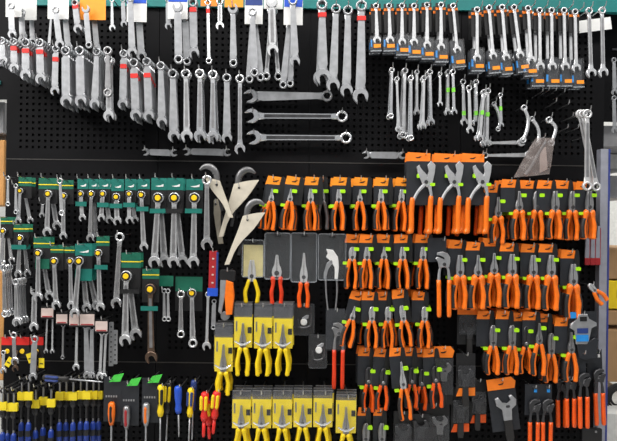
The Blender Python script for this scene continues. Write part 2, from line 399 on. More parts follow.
# middle cluster of slim wrenches
SM = [(392, 70, 391, 115, 2.7, 3, 0), (397, 79, 398, 128, 2.4, 2, 0), (405, 71, 403, 135, 3.2, 4, 0), (411, 78, 411, 139, 3, 2, 0), (417, 72, 417, 113, 2.5, 2, 0),
      (424, 78, 423, 126, 2.8, 3, 0), (430, 72, 431, 122, 3, 3, 0), (440, 74, 440, 104, 2.3, 1, 0), (448, 72, 448, 112, 2.7, 2, 1), (453, 72, 454, 111, 2.7, 1, 1),
      (463, 82, 464, 121, 3.1, 1, 2), (469, 88, 470, 129, 3.1, 1, 0), (476, 82, 476, 123, 3.1, 2, 2), (484, 92, 480, 138, 2.8, 2, 1), (488, 91, 487, 143, 3, 3, 1), (500.5, 95, 501, 125, 2.2, 1, 1)]
for i, (x0, y0, x1, y1, r, n, g) in enumerate(SM):
    stack('slim %schrome wrench, %s hook of the middle cluster' % ('green-taped ' if g else '', ORD[i]), x0, y0, x1, y1, r, n, d=.075 + .03 * (i % 2), tape='lime_tape' if g else None,
          tapez={0: .3, 1: .45, 2: .78}[g] , group='slim wrenches in the upper middle', steel='fine_steel' if i % 3 else 'chrome', gap=.012, bot='box' if i in (0, 2, 3) else 'open', jit=3)
# right long double ring wrenches
stack('long polished double ring wrench beside the upright post', 587, 114, 587, 186, 4.8, 1, d=.15, bot='box', steel='satin_white', name='ring_wrench')
for i, (xa, xb, dd) in enumerate(((583, 596, .125), (580, 594, .105))):
    stack('long polished ring wrench, %s behind the foremost by the post' % ORD[i], xa, 114, xb, 186, 4.4, 1, d=dd, bot='box', steel='satin_white', name='ring_wrench', hk=False)

# ------------------------------------------------------------------ top row (sets on paper cards and bare ones)
def wset(label, card, wr, d=.14, steel='steel', cmat='white', stripe=None, n=1):
    """wrench set: card (x0,y0,x1,y1), wrenches (x0,y0,x1,y1,r,top,bot)"""
    x0, y0, x1, y1 = card; a = W((x0 + x1) / 2, y0 + 2, d); k = (D - d) / D
    t = thing('wrench_set', label, 'wrench set', a, 0, 'wrench sets on paper cards in the top row', k)
    h = y1 - y0; wd = x1 - x0
    plate('paper_card', t, cmat, -wd / 2, wd / 2, -h + 2, 2, 0, .4)
    if stripe: plate('card_print', t, stripe, -wd / 2 + .5, wd / 2 - .5, -h * .45 + 2, 1.5, -.35, .3)
    for i, (a0, b0, a1, b1, r, tp, bt) in enumerate(wr):
        p, L, ang, kk = place(a0, b0, a1, b1, d); v = (p - a) / S / k
        wrench_parts(t, L, r, r * 1.22, tp, bt, steel, (v.x, (2.6 if i % 2 == 0 else 6) + (i // 2) * 6 * 0 - (8 if i == 0 else 0) + (5 if i > 1 else 0), v.z), ang)
    hook(a.x, a.z, d + .03)
wset('wrench set on white card in the top left corner', (6, -14, 22, 17), [(14, 8, 15, 36, 3.4, 'box', 'open'), (19, 12, 20, 38, 3.4, 'box', 'open')])
wset('wrench set on tilted white card, second from top left', (21, -14, 37, 20), [(25, 14, 26, 38, 3, 'box', 'open'), (29, 15, 30, 38, 3, 'box', 'open')], .095)
wset('wrench set on white card over the lone red-taped wrench', (48, -14, 69, 19), [(58, 12, 62, 45, 3.6, 'box', 'open'), (63, 14, 66, 46, 3.6, 'box', 'open'), (48, 14, 46, 41, 1.8, 'box', 'box')])
wset('grey wrench set on orange card near the top left', (80, -12, 106, 20), [(88, 11, 91, 46, 3.2, 'open', 'box'), (92, 13, 95, 46, 3.2, 'box', 'open')], .12, cmat='amber_card')
wset('wrench set on white and blue card above the ninth stack', (127, -12, 147, 22), [(132, 0, 134, 54, 4, 'box', 'open'), (137, 8, 140, 54, 4, 'box', 'open')], stripe='blue')
wset('wrench set on white and blue card with one long wrench', (168, -12, 188, 19), [(179, 9, 180, 61, 4.4, 'open', 'box'), (184, 14, 186, 60, 4, 'open', 'box')], stripe='blue')
wset('fanned ring wrench set on blue and white card', (245, -10, 263, 24), [(253, 14, 255, 74, 4.3, 'box', 'box'), (252, 12, 249, 77, 4, 'box', 'box'), (254, 14, 260, 76, 4, 'box', 'box')], stripe='navy')
wset('fanned ring wrench set on white card, middle of three', (264, -14, 283, 9), [(272, 4, 273, 52, 5, 'open', 'open'), (271, 9, 266, 74, 4.2, 'box', 'box'), (273, 9, 278, 75, 4.2, 'box', 'box')], .085, steel='fine_steel')
wset('wrench set on blue card left of the large hanging wrenches', (284, -8, 303, 25), [(293, 3, 295, 62, 4.4, 'box', 'open'), (289, 20, 283, 83, 3.7, 'box', 'box'), (291, 20, 290, 82, 3.7, 'box', 'box')], stripe='blue')
TR = [('red-tagged grey wrench between white and orange top cards', 75, 3, 78, 28, 3.6, 3, 'red', 'steel', 'box', 'open', None),
      ('slim short wrench beneath the teal band, upper left', 112, 0, 112.5, 28, 2.6, 1, None, 'fine_steel', 'box', 'open', None),
      ('slim short wrench beside the blue-striped white card', 123, 0, 124, 23, 2.6, 1, None, 'steel', 'box', 'open', None),
      ('slim short wrench with open end left of second blue card', 168, 0, 168.5, 25, 2.8, 1, None, 'steel', 'box', 'open', None),
      ('broad red-tagged wrench with open end down in top row', 193, 3, 194, 52, 4.6, 2, 'red', 'steel', 'box', 'open', 5.6),
      ('slim chrome red-tagged ring wrench in top row', 208, 3, 209, 60, 3.2, 1, 'red', 'chrome', 'box', 'box', None),
      ('short chrome wrench right of the slim red-tagged one', 220, 2, 220, 27, 3.4, 1, None, 'chrome', 'box', 'open', None),
      ('long wrench hung by its open end under orange card', 233, 9, 233.5, 62, 4, 2, None, 'steel', 'open', 'box', 5.2),
      ('large hanging wrench, leftmost of four beside the fanned sets', 322, 5, 323, 77, 5.4, 2, 'red', 'steel', 'box', 'open', 8),
      ('large hanging wrench, second of four beside the fanned sets', 336, 9, 333, 84, 5, 1, None, 'steel', 'box', 'open', 7),
      ('large hanging wrench, third of four beside the fanned sets', 348, 10.5, 346.5, 91, 5, 1, None, 'steel', 'box', 'open', 6.6),
      ('large red-taped hanging wrench, rightmost of the four', 361.5, 6, 360.5, 95, 5.8, 1, 'red', 'steel', 'box', 'open', 8)]
for (lb, x0, y0, x1, y1, r, n, tp, st, tt, bb, R) in TR:
    stack(lb, x0, y0, x1, y1, r, n, d=.13 if x0 < 300 else .09, tape=tp, tapez=.14, steel=st, top=tt, bot=bb, R=R, group='bare wrenches of the top row')
plate('paper_tag', thing('paper_card', 'orange paper card behind long wrench in top row', 'card', W(234, 0, .05)), 'amber_card', -9, 9, -7, 8, 0, .4)
plate('paper_tag', thing('paper_card', 'long white price strip behind the two rightmost top wrenches', 'card', W(595, 25, .03), math.radians(-8)), 'white', -16, 16, -6, 6, 0, .4)
plate('paper_tag', thing('paper_card', 'orange paper card behind short chrome wrench in top row', 'card', W(209, 1, .04)), 'orange_card', -8, 8, -5, 8, 0, .4)
# wrenches in black printed sleeves
SL = [(376, 6, 377, 40, 370, 36, 381, 52), (389, 6, 390, 40, 383, 36, 395, 52), (402, 6, 402, 42, 396, 34, 409, 56), (414, 6, 414, 43, 408, 36, 421, 58), (427, 5, 427, 44, 421, 38, 434, 60),
      (441, 5, 441, 47, 435, 39, 448, 63), (453, 6, 457, 49, 450, 40, 464, 68), (477, 10, 477, 57, 471, 48, 484, 72), (489, 8, 493, 56, 487, 50, 499, 74), (502, 7.5, 506, 57, 500, 51, 511, 75),
      (514, 7.5, 520, 55, 515, 50, 527, 73), (528, 8.5, 531, 61, 523, 60, 536, 77), (539.5, 10.5, 540, 67, 531, 60, 543.5, 87), (551.5, 10.5, 552, 66, 546, 58, 559, 87), (564, 10.5, 565, 66, 560, 58, 571, 87), (575, 12, 576, 68, 572, 59, 583, 88)]
for i, (x0, y0, x1, y1, sx0, sy0, sx1, sy1) in enumerate(SL):
    for j in range(2):
        d = .10 - .034 * j + .006 * (i % 2)
        a, L, ang, k = place(x0, y0, x1, y1, .10 + .006 * (i % 2)); a = a + Vector((random.uniform(-.003, .003) * j, .034 * j, 0))
        t = thing('sleeved_wrench', '%s combination wrench in black orange-printed sleeve, %s hook, top row' % ('front' if j == 0 else 'rear', ORD[i]), 'wrench', a, ang, 'wrenches in printed black sleeves', k)
        r = 3 if i < 7 else 3.3
        wrench_parts(t, L, r, 4 if i < 11 else 4.4, 'box', 'open', 'fine_steel')
        wd = sx1 - sx0; cx = (sx0 + sx1) / 2 - x1
        h0, h1 = -L - (sy1 - y1), -L + (y1 - sy0)
        plate('sleeve_edge', t, 'rim_plastic', cx - wd / 2, cx + wd / 2, h0, h0 + 1, -2.4, .6); plate('sleeve', t, 'slate_card', cx - wd / 2, cx + wd / 2, h0, h1, 2.4, .5, .8)
        plate('sleeve_film', t, 'clear_plastic', cx - wd / 2, cx + wd / 2, h0, h1, -2.8, .3, .8)
        plate('orange_print', t, 'amber_card', cx - wd * .2, cx + wd * .42, h0 + 3.5, h0 + 7, -3.2, .3)
        plate('blue_print', t, 'sky_blue', cx - wd * .42, cx - wd * .28, h0 + 6, h0 + 13, 2, .3)
        plate('top_card', t, 'black', -5, 5, -26 if i < 11 else -20, 3, 2.5, .5)
        plate('top_print', t, 'orange_card', -5, 5, -4.2, -1.6, 2.1, .3)
    hook(W(x0, y0, d).x, a.z + 1.1 * S, .14)
for i, (x0, y0, x1, y1) in enumerate(((589, 11, 591, 73), (602, 10.5, 603, 73))):
    stack('bare satin wrench at the top right corner, %s one' % ('left' if i == 0 else 'right'), x0, y0, x1, y1, 3.8, 1, d=.11, steel='fine_steel', R=5, group='bare wrenches of the top right corner')

# ------------------------------------------------------------------ green-carded ratchet wrenches
def green(label, card, disc_, ends, r, band=None, steel='fine_steel', d=.11, block=None, gm='green_card', logo=True, extra=0, group='ratchet wrenches on green cards', bmat='teal_card'):
    """card x0,y0,x1,y1 header; disc centre; ends [(x,y)]: one wrench per end"""
    x0, y0, x1, y1 = card
    for j, (ex, ey) in enumerate(ends):
        dj = d - .03 * j
        a = W((x0 + x1) / 2, y0 + 1, d); k = (D - d) / D
        a = a + Vector((0, .030 * j, 0))
        lb = label if len(ends) == 1 else '%s, %s' % (label, ('front one', 'one behind', 'rear one')[j])
        t = thing('ratchet_wrench', lb, 'wrench', a, 0, group, k)
        wd = x1 - x0; h = y1 - y0
        cx, cz = disc_[0] - (x0 + x1) / 2, -(disc_[1] - y0 - 1)
        plate('card_header', t, gm, -wd / 2, wd / 2, -h + 1, 1, 1.6, .4)
        plate('card_body', t, 'black', -wd / 2, wd / 2, cz - r * 2.4, -h + 1, 1.8, .4)
        if logo:
            if gm == 'teal_card': P('logo_mark', t, ('swoosh', q(wd, 1)), 'white', lambda bm: prism(bm, [(-wd * .25, -.6), (wd * .1, .2), (wd * .3, 1.6), (wd * .28, -1), (0, -1.4)], .3), (0, 1.2, -h * .62 + 1))
            else: plate('card_stripe', t, 'yellow_card', -wd / 2, wd / 2, -h * .55, -h * .55 + 1, 1.2, .3)
        P('ring_backing', t, ('backing', q(r)), 'black', lambda bm: disc(bm, r * 1.35, .5, 0, 0, 0, 20), (cx, 1.2, cz))
        p, L, ang, kk = place(disc_[0], disc_[1], ex, ey, d)
        wrench_parts(t, L, r, r * 1.1, 'ratchet', 'open', steel, (cx, -1.2, cz), ang)
        if band is not None: plate('card_band', t, bmat, -wd / 2, wd / 2, -(band + 2.2 - y0), -(band - 2.2 - y0), -3.2, .4)
        if block is not None: plate('card_block', t, gm, block[0] - (x0 + x1) / 2, block[2] - (x0 + x1) / 2, -(block[3] - y0), -(block[1] - y0), 1.5, .4)
    hook(W((x0 + x1) / 2, y0 + 1, d).x, a.z, d + .05)
GR = [((18, 177, 31, 186), (21, 191), [(19, 221), (27, 221)], 3, None, 'green_card', None), ((38, 178, 57, 189), (49, 194), [(48, 231), (54, 226)], 4, None, 'green_card', None),
      ((61, 180, 73, 189), (64.5, 196), [(64, 236)], 3.4, None, 'green_card', None), ((77, 179, 88, 189), (81.5, 194), [(83, 217)], 3.2, 203, 'teal_card', None),
      ((88.5, 179, 98, 189), (92, 194), [(91, 237), (93.5, 238)], 3.6, None, 'teal_card', None), ((98.5, 179, 110, 189), (103.5, 194), [(102, 218), (107, 220)], 3.5, 204, 'teal_card', None),
      ((111, 179, 123.5, 191), (117, 197), [(118, 221)], 3.9, 205, 'teal_card', None), ((124.5, 179, 136, 190), (129.7, 194), [(130, 220), (133, 220)], 3.3, 204, 'teal_card', None),
      ((137.5, 179, 149.5, 189), (142, 195), [(144.5, 246)], 3.9, 208, 'teal_card', None), ((151, 178, 166.5, 190), (158.8, 198), [(155, 262), (163, 261)], 5.4, 210, 'teal_card', None),
      ((167, 178, 183.5, 190), (175, 198), [(174, 262), (181, 261)], 5.4, 210, 'teal_card', None), ((186, 179, 203, 190), (195, 198), [(194, 262)], 5.4, 210, 'teal_card', None),
      ((0, 217, 12, 224), (4, 231), [(3, 262), (8, 260)], 3, None, 'green_card', None), ((13, 224, 28, 232), (21, 238), [(19, 274), (24, 273)], 3.4, 246, 'green_card', None),
      ((33, 237, 50, 248), (39, 253), [(39, 297), (46, 296)], 4, None, 'green_card', (35, 258, 49, 268)), ((50, 245, 63, 253), (55, 261), [(57, 305)], 4, None, 'green_card', None),
      ((64, 246, 74, 253), (71, 261), [(72, 305)], 3.6, None, 'green_card', None), ((74.5, 244, 92, 256), (80, 261), [(75.5, 313), (84, 308), (91, 308)], 4.4, None, 'teal_card', (75, 268, 92, 280)),
      ((96, 236, 109, 246), (99, 253), [(101, 306)], 4, 266, 'green_card', None), ((121, 253, 140.5, 268), (127, 276), [(126, 339), (134, 336)], 5.4, 290, 'green_card', None),
      ((142, 269, 159, 279), (151, 289), [(152, 357)], 5.6, 307, 'green_card', None)]
for i, (c, dc, en, r, bd, gm, bl) in enumerate(GR):
    up = i < 12
    green('yellow-capped ratchet wrench, %s green card in the %s row' % (ORD[i if up else i - 12], 'upper' if up else 'lower'), c, dc, en, r, bd, 'brown_steel' if i == 20 else ('chrome' if i in (4, 12, 13) else 'fine_steel'), d=.10 if up else .13, gm=gm, block=bl,
          bmat='black' if i in (10, 19) else 'teal_card', logo=True)
stack('double-ended short wrenches on small green card, left wrench', 164, 291, 164.5, 318, 2.6, 1, d=.10, bot='box', steel='fine_steel')
stack('double-ended short wrenches on small green card, right wrench', 168, 291, 168.5, 318, 2.6, 1, d=.10, bot='box', steel='fine_steel', hk=False)
plate('card_header', thing('green_hang_card', 'small green hang card above two short wrenches', 'card', W(166, 281, .09)), 'green_card', -7, 7, -5, 5, 0, .4)
stack('white-ringed chrome wrench left of a yellow-capped one, wide green card', 181, 294, 181, 334, 4, 1, d=.10, bot='box', steel='chrome')
t = thing('green_hang_card', 'wide dark green hang card with two ratchet wrenches', 'card', W(189, 284, .078))
plate('card_header', t, 'green_card', -13, 13, -7, 7, 0, .4); plate('card_body', t, 'black', -13, 13, -26, -7, 0, .4)
stack('yellow-capped ring wrench on the wide dark green card', 192, 293, 193, 342, 4.6, 1, d=.10, top='ratchet', bot='box', steel='fine_steel', name='ratchet_wrench')
stack('plain chrome combination wrench left of the cream-handled wrenches', 207, 180, 207, 244, 5, 1, d=.12, steel='chrome', R=6)
stack('bare chrome wrench hanging between the two green card rows', 120, 237, 116.5, 302, 4.8, 1, d=.12, steel='chrome', R=5.6)
stack('thin steel wrench at far left edge, upper row', 8, 178, 8, 204, 2.2, 1, d=.11, bot='box', steel='fine_steel')
stack('thin steel wrench left of the first green card', 16, 186, 16, 212, 2.2, 1, d=.11, bot='box', steel='fine_steel')
stack('thin steel wrench in front of the third green card', 60, 181, 62, 212, 3, 1, d=.145, bot='box', steel='fine_steel')
stack('thin open wrench left of the second green card wrench', 43, 203, 42, 215, 2.2, 1, d=.07, steel='fine_steel')
stack('chrome wrench stack at the far left edge, lower row', 4, 268, 5, 313, 3.6, 4, d=.12, steel='chrome', bot='box', group='lower left bare stacks', gap=.0135)
stack('chrome wrench stack second from left edge, lower row', 16, 282, 17, 322, 3.6, 5, d=.12, steel='fine_steel', bot='open', group='lower left bare stacks', gap=.0135)
stack('bare open wrench left of the white-tagged wrenches', 35, 291, 34, 327, 4, 1, d=.12, top='open', steel='fine_steel', R=4.5)
# white tagged wrenches
def tagged(label, tag, wr, steel='fine_steel', d=.11):
    x0, y0, x1, y1 = tag; a = W((x0 + x1) / 2, y0 + 1, d); k = (D - d) / D
    t = thing('tagged_wrench', label, 'wrench', a, 0, 'wrenches with white price tags', k); wd = x1 - x0; h = y1 - y0
    plate('price_tag', t, 'pink_tag', -wd / 2, wd / 2, -h + 1, 0, -1.5, .6)
    plate('tag_print', t, 'dark_red', -wd / 2 + 1, wd / 2 - 1, -h + 1.4, -h + 2.2, -1.9, .3)
    plate('tag_holder', t, 'black', -wd / 2 - .5, wd / 2 + .5, -h - 1, 2, -.5, .6)
    for i, (a0, b0, a1, b1, r, tp, bt) in enumerate(wr):
        p, L, ang, kk = place(a0, b0, a1, b1, d); v = (p - a) / S / k
        wrench_parts(t, L, r, r * 1.25, tp, bt, steel, (v.x, 3, v.z), ang)
    hook(a.x, a.z + .5 * S, d + .012)
tagged('pair of thin wrenches under the first white tag', (42, 307, 54, 317), [(46, 318, 44.5, 352, 1.8, 'box', 'open'), (51.5, 318, 51, 352, 1.8, 'box', 'open')])
tagged('dark twisted wrench under the second white tag', (57, 313, 68, 323), [(62, 326, 61.5, 358, 2, 'box', 'box')], 'dull_steel')
tagged('long open wrench under the third white tag', (70, 313, 79.5, 325), [(76, 322, 75, 368, 2.8, 'box', 'open')])
tagged('broad pair of wrenches under the fourth white tag', (80.5, 313, 95, 325), [(85, 326, 86.5, 375, 3.4, 'box', 'open'), (91, 328, 90.5, 376, 3, 'box', 'open')], 'steel')
tagged('tapering wrench pair under the fifth white tag', (96, 320, 108, 331), [(101, 333, 99, 377, 3, 'box', 'open'), (105, 333, 103, 376, 2.6, 'box', 'open')])
for i, (x, y0, y1) in enumerate(((111.5, 322, 366), (115.5, 330, 364))):
    t = thing('flat_gauge', '%s flat perforated grey bar beside the fifth white tag' % ('longer left' if i == 0 else 'shorter right'), 'steel bar', W(x, y0, .08), 0, 'flat grey bars', (D - .08) / D)
    plate('blade', t, 'steel', -2.3, 2.3, -(y1 - y0), 0, 0, .8, .6)
    for z in range(4, y1 - y0 - 2, 5): plate('slot', t, 'dark_steel', -.8, .8, -z - 1.5, -z, -.5, .3)
# red-carded wrenches with yellow price tags (lower left)
for i, (x, y, wx, wy) in enumerate(((8, 338, 5, 370), (23, 338, 17, 369), (37, 338, 24, 369))):
    d = .09; a = W(x, y, d); t = thing('carded_wrench', '%s red-carded wrench at the lower left' % ORD[i], 'wrench', a, 0, 'red-carded wrenches', (D - d) / D)
    plate('card_header', t, 'red', -6.5, 6.5, -7, 1, 0, .5); plate('card_body', t, 'black', -6.5, 6.5, -20, -7, 0, .5)
    P('cap_disc', t, ('rc',), 'gold', lambda bm: disc(bm, 2.4, .8, 0, 0, 0, 14, .2), (0, -1.5, -13))
    wrench_parts(t, wy - y - 14, 2.6, 3.2, 'box', 'open', 'brown_steel' if i else 'fine_steel', (wx - x if i < 2 else 0, -2.4, -14)); hook(a.x, a.z - .001, d + .02)
stack('bright chrome wrench in front of the red cards', 14, 335, 15, 360, 3.2, 1, d=.13, steel='chrome', bot='open')
stack('grey wrench hanging right of the red cards', 35, 339, 33, 377, 3.4, 1, d=.13, steel='steel')
for i, (x, y, an) in enumerate(((30, 358, -20), (41.5, 363, 0), (9, 362, 30))):
    t = thing('price_tag', ('tilted yellow price tag right of the red cards', 'upright yellow price tag under the red cards', 'tilted yellow price tag at left edge')[i], 'price tag', W(x, y, .12), math.radians(an), 'loose yellow price tags')
    plate('tag_face', t, 'yellow_card', -2.6, 2.6, -4.5, 4.5, 0, .5); plate('tag_print', t, 'black', -1.6, 1.6, -1, 0, -.4, .2)
# ------------------------------------------------------------------ cream hook wrenches
def hookwrench(label, top, tip, bottom, d, jawflip=1, body='cream', wdt=8, jaw=True):
    """cream blade: wide head edge from top to tip, tapering to bottom"""
    a = W(top[0], top[1], d); k = (D - d) / D
    t = thing('hook_jaw_wrench', label, 'wrench', a, 0, 'cream-handled hook jaw wrenches', k)
    v = (W(*tip, d) - a) / S / k; b = (W(*bottom, d) - a) / S / k
    tx, tz, bx, bz = v.x, v.z, b.x, b.z
    sg = 1 if tx > 0 else -1
    mx, mz = tx * .62 + bx * .18, tz + bz * .3
    pts = crom([(0, 0), (tx * .5, tz * .5 + .8), (tx, tz), (tx * .98, tz - 2.5), (mx + sg * .5, mz - 2), (bx * .55 + sg * 3.4, bz * .62), (bx + sg * 2.4, bz + .5)], 3) + crom([(bx - sg * 2.4, bz), (bx * .62 - sg * 2.2, bz * .66), (bx * .22 - sg * 1.6, bz * .3)], 3)
    P('handle_blade', t, ('hookw', label), body, lambda bm: prism(bm, pts, 2.4, 0, .3))
    P('rivet', t, ('rivet',), 'dark_steel', lambda bm: disc(bm, 1.2, .8, 0, 0, 0, 10, .2), (tx * .22, -1.5, tz * .2 - 4.5))
    if jaw:
        J = [(0, -6, 3.0), (0.5, 2, 3.2), (2, 9, 3.6), (7, 14, 3.6), (13, 14.5, 2.8), (18, 11, 1.2)]
        P('hook_jaw', t, ('hjaw', jawflip), 'jaw_steel', lambda bm: tube(bm, [(x * jawflip, z, r) for x, z, r in J], .55, 8, 3.2, 4, False), (sg * 3, 0, 0), 0, True)
        P('jaw_teeth', t, ('hteeth', jawflip), 'dark_steel', lambda bm: [prism(bm, rect(jawflip * (3.6) - .8, jawflip * 3.6 + .8, z, z + .9), 2.6, 3.2) for z in (0, 2, 4, 6)], (sg * 3, 0, 0))
    P('tail_bar', t, ('htail', label), 'dark_steel', lambda bm: tube(bm, [(sg * 3, -6, 2.4), (bx * .4 + sg * 5, bz * .5, 2), (bx * .6 + sg * 5, bz * .8, 1.6)], .5, 6, 3.4, 2))
    hook(W(top[0] + tx * .22, top[1] + 4, d).x, a.z - 4 * S, d + .012)
hookwrench('cream-handled hook wrench curving down right, leftmost', (220, 181), (206.5, 178.5), (231, 218), .10, -1)
hookwrench('cream-handled hook wrench pointing down left, middle one', (234, 184), (258, 180), (221, 237), .075)
hookwrench('cream-handled hook wrench pointing down left, lowest one', (243, 216), (264, 212.5), (227, 265), .125)
hookwrench('shaded beige hook wrench blade behind the leftmost one', (214, 200), (222, 199), (221, 244), .04, 1, 'shaded_cream', jaw=False)
# knife and red/blue card
d = .12; a = W(228, 272, d); t = thing('folding_knife', 'orange and steel utility knife under the cream-handled wrenches', 'knife', a, math.radians(3), None, (D - d) / D)
P('scale', t, ('kn1',), 'orange', lambda bm: prism(bm, [(-1, -8), (6, -10), (8, -24), (7, -42), (1, -43), (-1.5, -24)], 4, -.5, .7))
P('blade_body', t, ('kn2',), 'steel', lambda bm: prism(bm, [(-7, -8), (-1, -8), (-1.5, -24), (-4, -43), (-7, -40), (-6.5, -24)], 3, 0, .5))
P('clip_head', t, ('kn3',), 'black', lambda bm: prism(bm, rrect(-8, 7.5, -9, 2, 2), 3.4, .3, .4)); P('end_knob', t, ('kn4',), 'dull_steel', lambda bm: disc(bm, 4.6, 3, 0, 0, 0, 16, .5), (0, .6, -44)); hook(a.x, a.z, d + .02)
d = .12; a = W(213.5, 252, d); t = thing('carded_tool', 'narrow red and blue carded chrome wrench beside orange knife', 'wrench', a, math.radians(1), None, (D - d) / D)
plate('card', t, 'dark_red', -4, 4, -36, 1, 0, .6); plate('card_edge', t, 'navy', 3.2, 5, -44, 0, -.2, .8); plate('card_foot', t, 'blue', -5, 5.5, -44, -36, -.3, .8)
for z in (-6, -14, -22, -30): plate('card_print', t, 'pink_tag', -1, 1, z - 1.4, z, -.6, .3)
wrench_parts(t, 51, 3, 4.6, 'box', 'open', 'fine_steel', (-4.5, 3, -43)); wrench_parts(t, 26, 2.4, 2.8, 'box', 'box', 'steel', (1.5, 4, -50)); hook(a.x, a.z - .001, d + .02)

# ------------------------------------------------------------------ pliers
JAW = {'combination': [(.08, -.35), (.85, -.35), (1, .15), (.95, .35), (.72, .7), (.5, 1), (.08, 1)],
       'long_nose': [(.06, -.22), (.8, -.22), (1, .05), (.85, .25), (.42, .5), (.22, 1), (.06, 1)],
       'diagonal': [(.06, -.4), (.8, -.4), (1.05, .15), (1.15, .5), (.85, .85), (.4, 1), (.06, 1)]}
def pliers_parts(t, kind, J, hw, H, Sp, hr, hmat, at=(0, 0, 0), ang=0, steel='dull_steel', inlay='rubber', guard=False, open_=0.0):
    J, hw, H, Sp, hr = q(J, .5), q(hw, .25), q(H, 1), q(Sp, .5), q(hr, .25)
    for sg in (-1, 1):
        P('jaw', t, ('jaw', kind, J, hw, sg), steel, lambda bm: prism(bm, [(sg * x * hw, z * J) for x, z in JAW[kind]], 3.0, 0, .35), at, ang + sg * open_)
        pts = [(sg * hw * .45, -J * .22, hr * .8), (sg * hw * .75, -J * .22 - H * .06, hr * (1.35 if guard else .95)), (sg * Sp * .72, -J * .2 - H * .28, hr * .95), (sg * Sp, -J * .2 - H * .55, hr * 1.08), (sg * Sp * .93, -J * .2 - H * .8, hr), (sg * Sp * .86, -J * .2 - H * .95, hr * 1.15), (sg * Sp * .86, -J * .2 - H, hr * .7)]
        h = P('handle', t, ('hand', J, hw, H, Sp, hr, sg, guard), hmat, lambda bm: tube(bm, pts, 1.05, 8, 0, 3), at, ang, True)
        if inlay:
            ip = [(x + sg * hr * .45, z, r * .90) for x, z, r in pts[2:6]]
            P('grip_inlay', h, ('inl', J, hw, H, Sp, hr, sg), inlay, lambda bm: tube(bm, ip, 1.2, 8, -.2 if sg < 0 else .4, 3), (0, 0, 0), 0, True)
    P('pivot', t, ('piv', hw), 'dark_steel' if steel != 'dark_steel' else 'dull_steel', lambda bm: disc(bm, hw * .5, 4.2, 0, 0, 0, 12, .3), at, ang)
def card_pliers(label, cx, yt, yp, yb, kind='combination', d=.11, n=2, width=18, Sp=5.5, hr=2.1, hmat='orange', head='orange_card', steel='dull_steel', J=None, hw=3.2, hx=-2, tilt=0, guard=False, group=None, clips=True, lean=0, inlay='rubber', swing=6, off=2.5):
    k = (D - d) / D
    for i in range(n):
        a = W(cx + hx + (random.uniform(-off, off) if i else 0), yt + 4, d) + Vector((0, .034 * i, 0)); rot = math.radians(tilt + (0 if i == 0 else random.uniform(-swing, swing)))
        lb = label if n == 1 else '%s, %s' % (label, ('front pair', 'pair behind', 'rear pair')[i])
        if n == 3 and i == 1: lb = label + ', middle pair'
        t = thing('carded_pliers', lb, 'pliers', a, rot, group, k)
        pz = -(yp - yt - 4); hl = yb - yp
        zt_ = 4
        bz = pz - 5
        P('card_body', t, ('cbody', q(width), q(bz), lean), 'slate_card', lambda bm: prism(bm, [(-width * .5, -4.5), (width * .5, -4.5), (width * .5 - lean, bz), (-width * .5 - lean, bz)], .5), (0, 2.4, 0))
        P('card_header', t, ('chead', q(width)), head, lambda bm: prism(bm, [(-width * .5, -4.5), (width * .5, -4.5), (width * .5, 3.2), (-width * .5 + 1.5, 4)], .5), (0, 2.4, 0))
        P('logo_mark', t, ('logo',), 'black', lambda bm: prism(bm, [(-3, -.6), (0, -.2), (3.2, .9), (1.4, -1.2), (-2, -1.4)], .3), (0, 2.0, -.4))
        P('hanger_tab', t, ('tab', q(bz)), 'black', lambda bm: prism(bm, [(-2.6, -4), (-1.6, 3), (0, 4.6), (1.8, 3), (2.6, -4), (2.2, bz), (-2, bz)], .8), (width * .5 - 2, 1.6, 0))
        JJ = J or (yp - yt) * .45
        pliers_parts(t, kind, JJ, hw, hl - JJ * .2 + 0, Sp, hr, hmat, (-hx, -1.2, pz), 0, steel, inlay, guard)
        if clips:
            plate('retaining_clip', t, 'lime', -hx + hw * .4, -hx + hw * .4 + 5.2, pz + JJ * .62, pz + JJ * .62 + 3.6, -1.5, 3.4, .8)
            plate('retaining_clip', t, 'lime', -hx - Sp * .8 - 5, -hx - Sp * .8, pz - 8, pz - 5, .4, 1.6, .8)
    hook(a.x, a.z + .5 * S, d + .02)
G1 = 'orange-handled pliers in the top pliers row, left'
for i, (cx, kd) in enumerate(((273, 'long_nose'), (292, 'long_nose'), (311, 'combination'), (339, 'combination'), (360, 'long_nose'), (381, 'combination'), (402, 'combination'))):
    card_pliers('orange-handled pliers on amber card, %s hook of top left pliers row' % ORD[i], cx, 176 + i * .25, 199.5, 231, kd, n=3, width=18.5, head='amber_card', tilt=(4, 5, 0, 0, 0, 0, 2)[i], group=G1, hx=2.5, d=.105 + .017 * (i % 2), Sp=5, hw=3 if kd == 'combination' else 2.8, steel='fine_steel')
card_pliers('grey-handled pliers on amber card between the third and fourth hooks', 322, 177, 199.5, 230, 'combination', n=1, width=9, head='amber_card', hx=1, Sp=4.5, hmat='dull_steel', inlay=None, steel='steel', hw=2.8, tilt=-2, d=.06)
G2 = 'orange-handled pliers in the top pliers row, right'
for i, (cx, yt, yp, yb, kd) in enumerate(((498, 184, 213, 244, 'long_nose'), (519, 179, 207, 240, 'long_nose'), (537, 180, 207, 240, 'diagonal'), (555, 180, 207, 239, 'combination'), (572, 180, 207, 240, 'combination'), (589, 181, 207, 239, 'combination'))):
    card_pliers('orange-handled pliers, %s hook of top right pliers row' % ORD[i], cx, yt, yp, yb, kd, n=3, width=19 if i < 5 else 15, group=G2, swing=3, off=1.2, d=.105 + .017 * (i % 2), Sp=5.5, hr=2.3, hx=-8 if 0 < i < 5 else -5, guard=True, J=16, hw=3.7, steel='jaw_light')
G3 = 'orange-handled pliers in the second row, left'
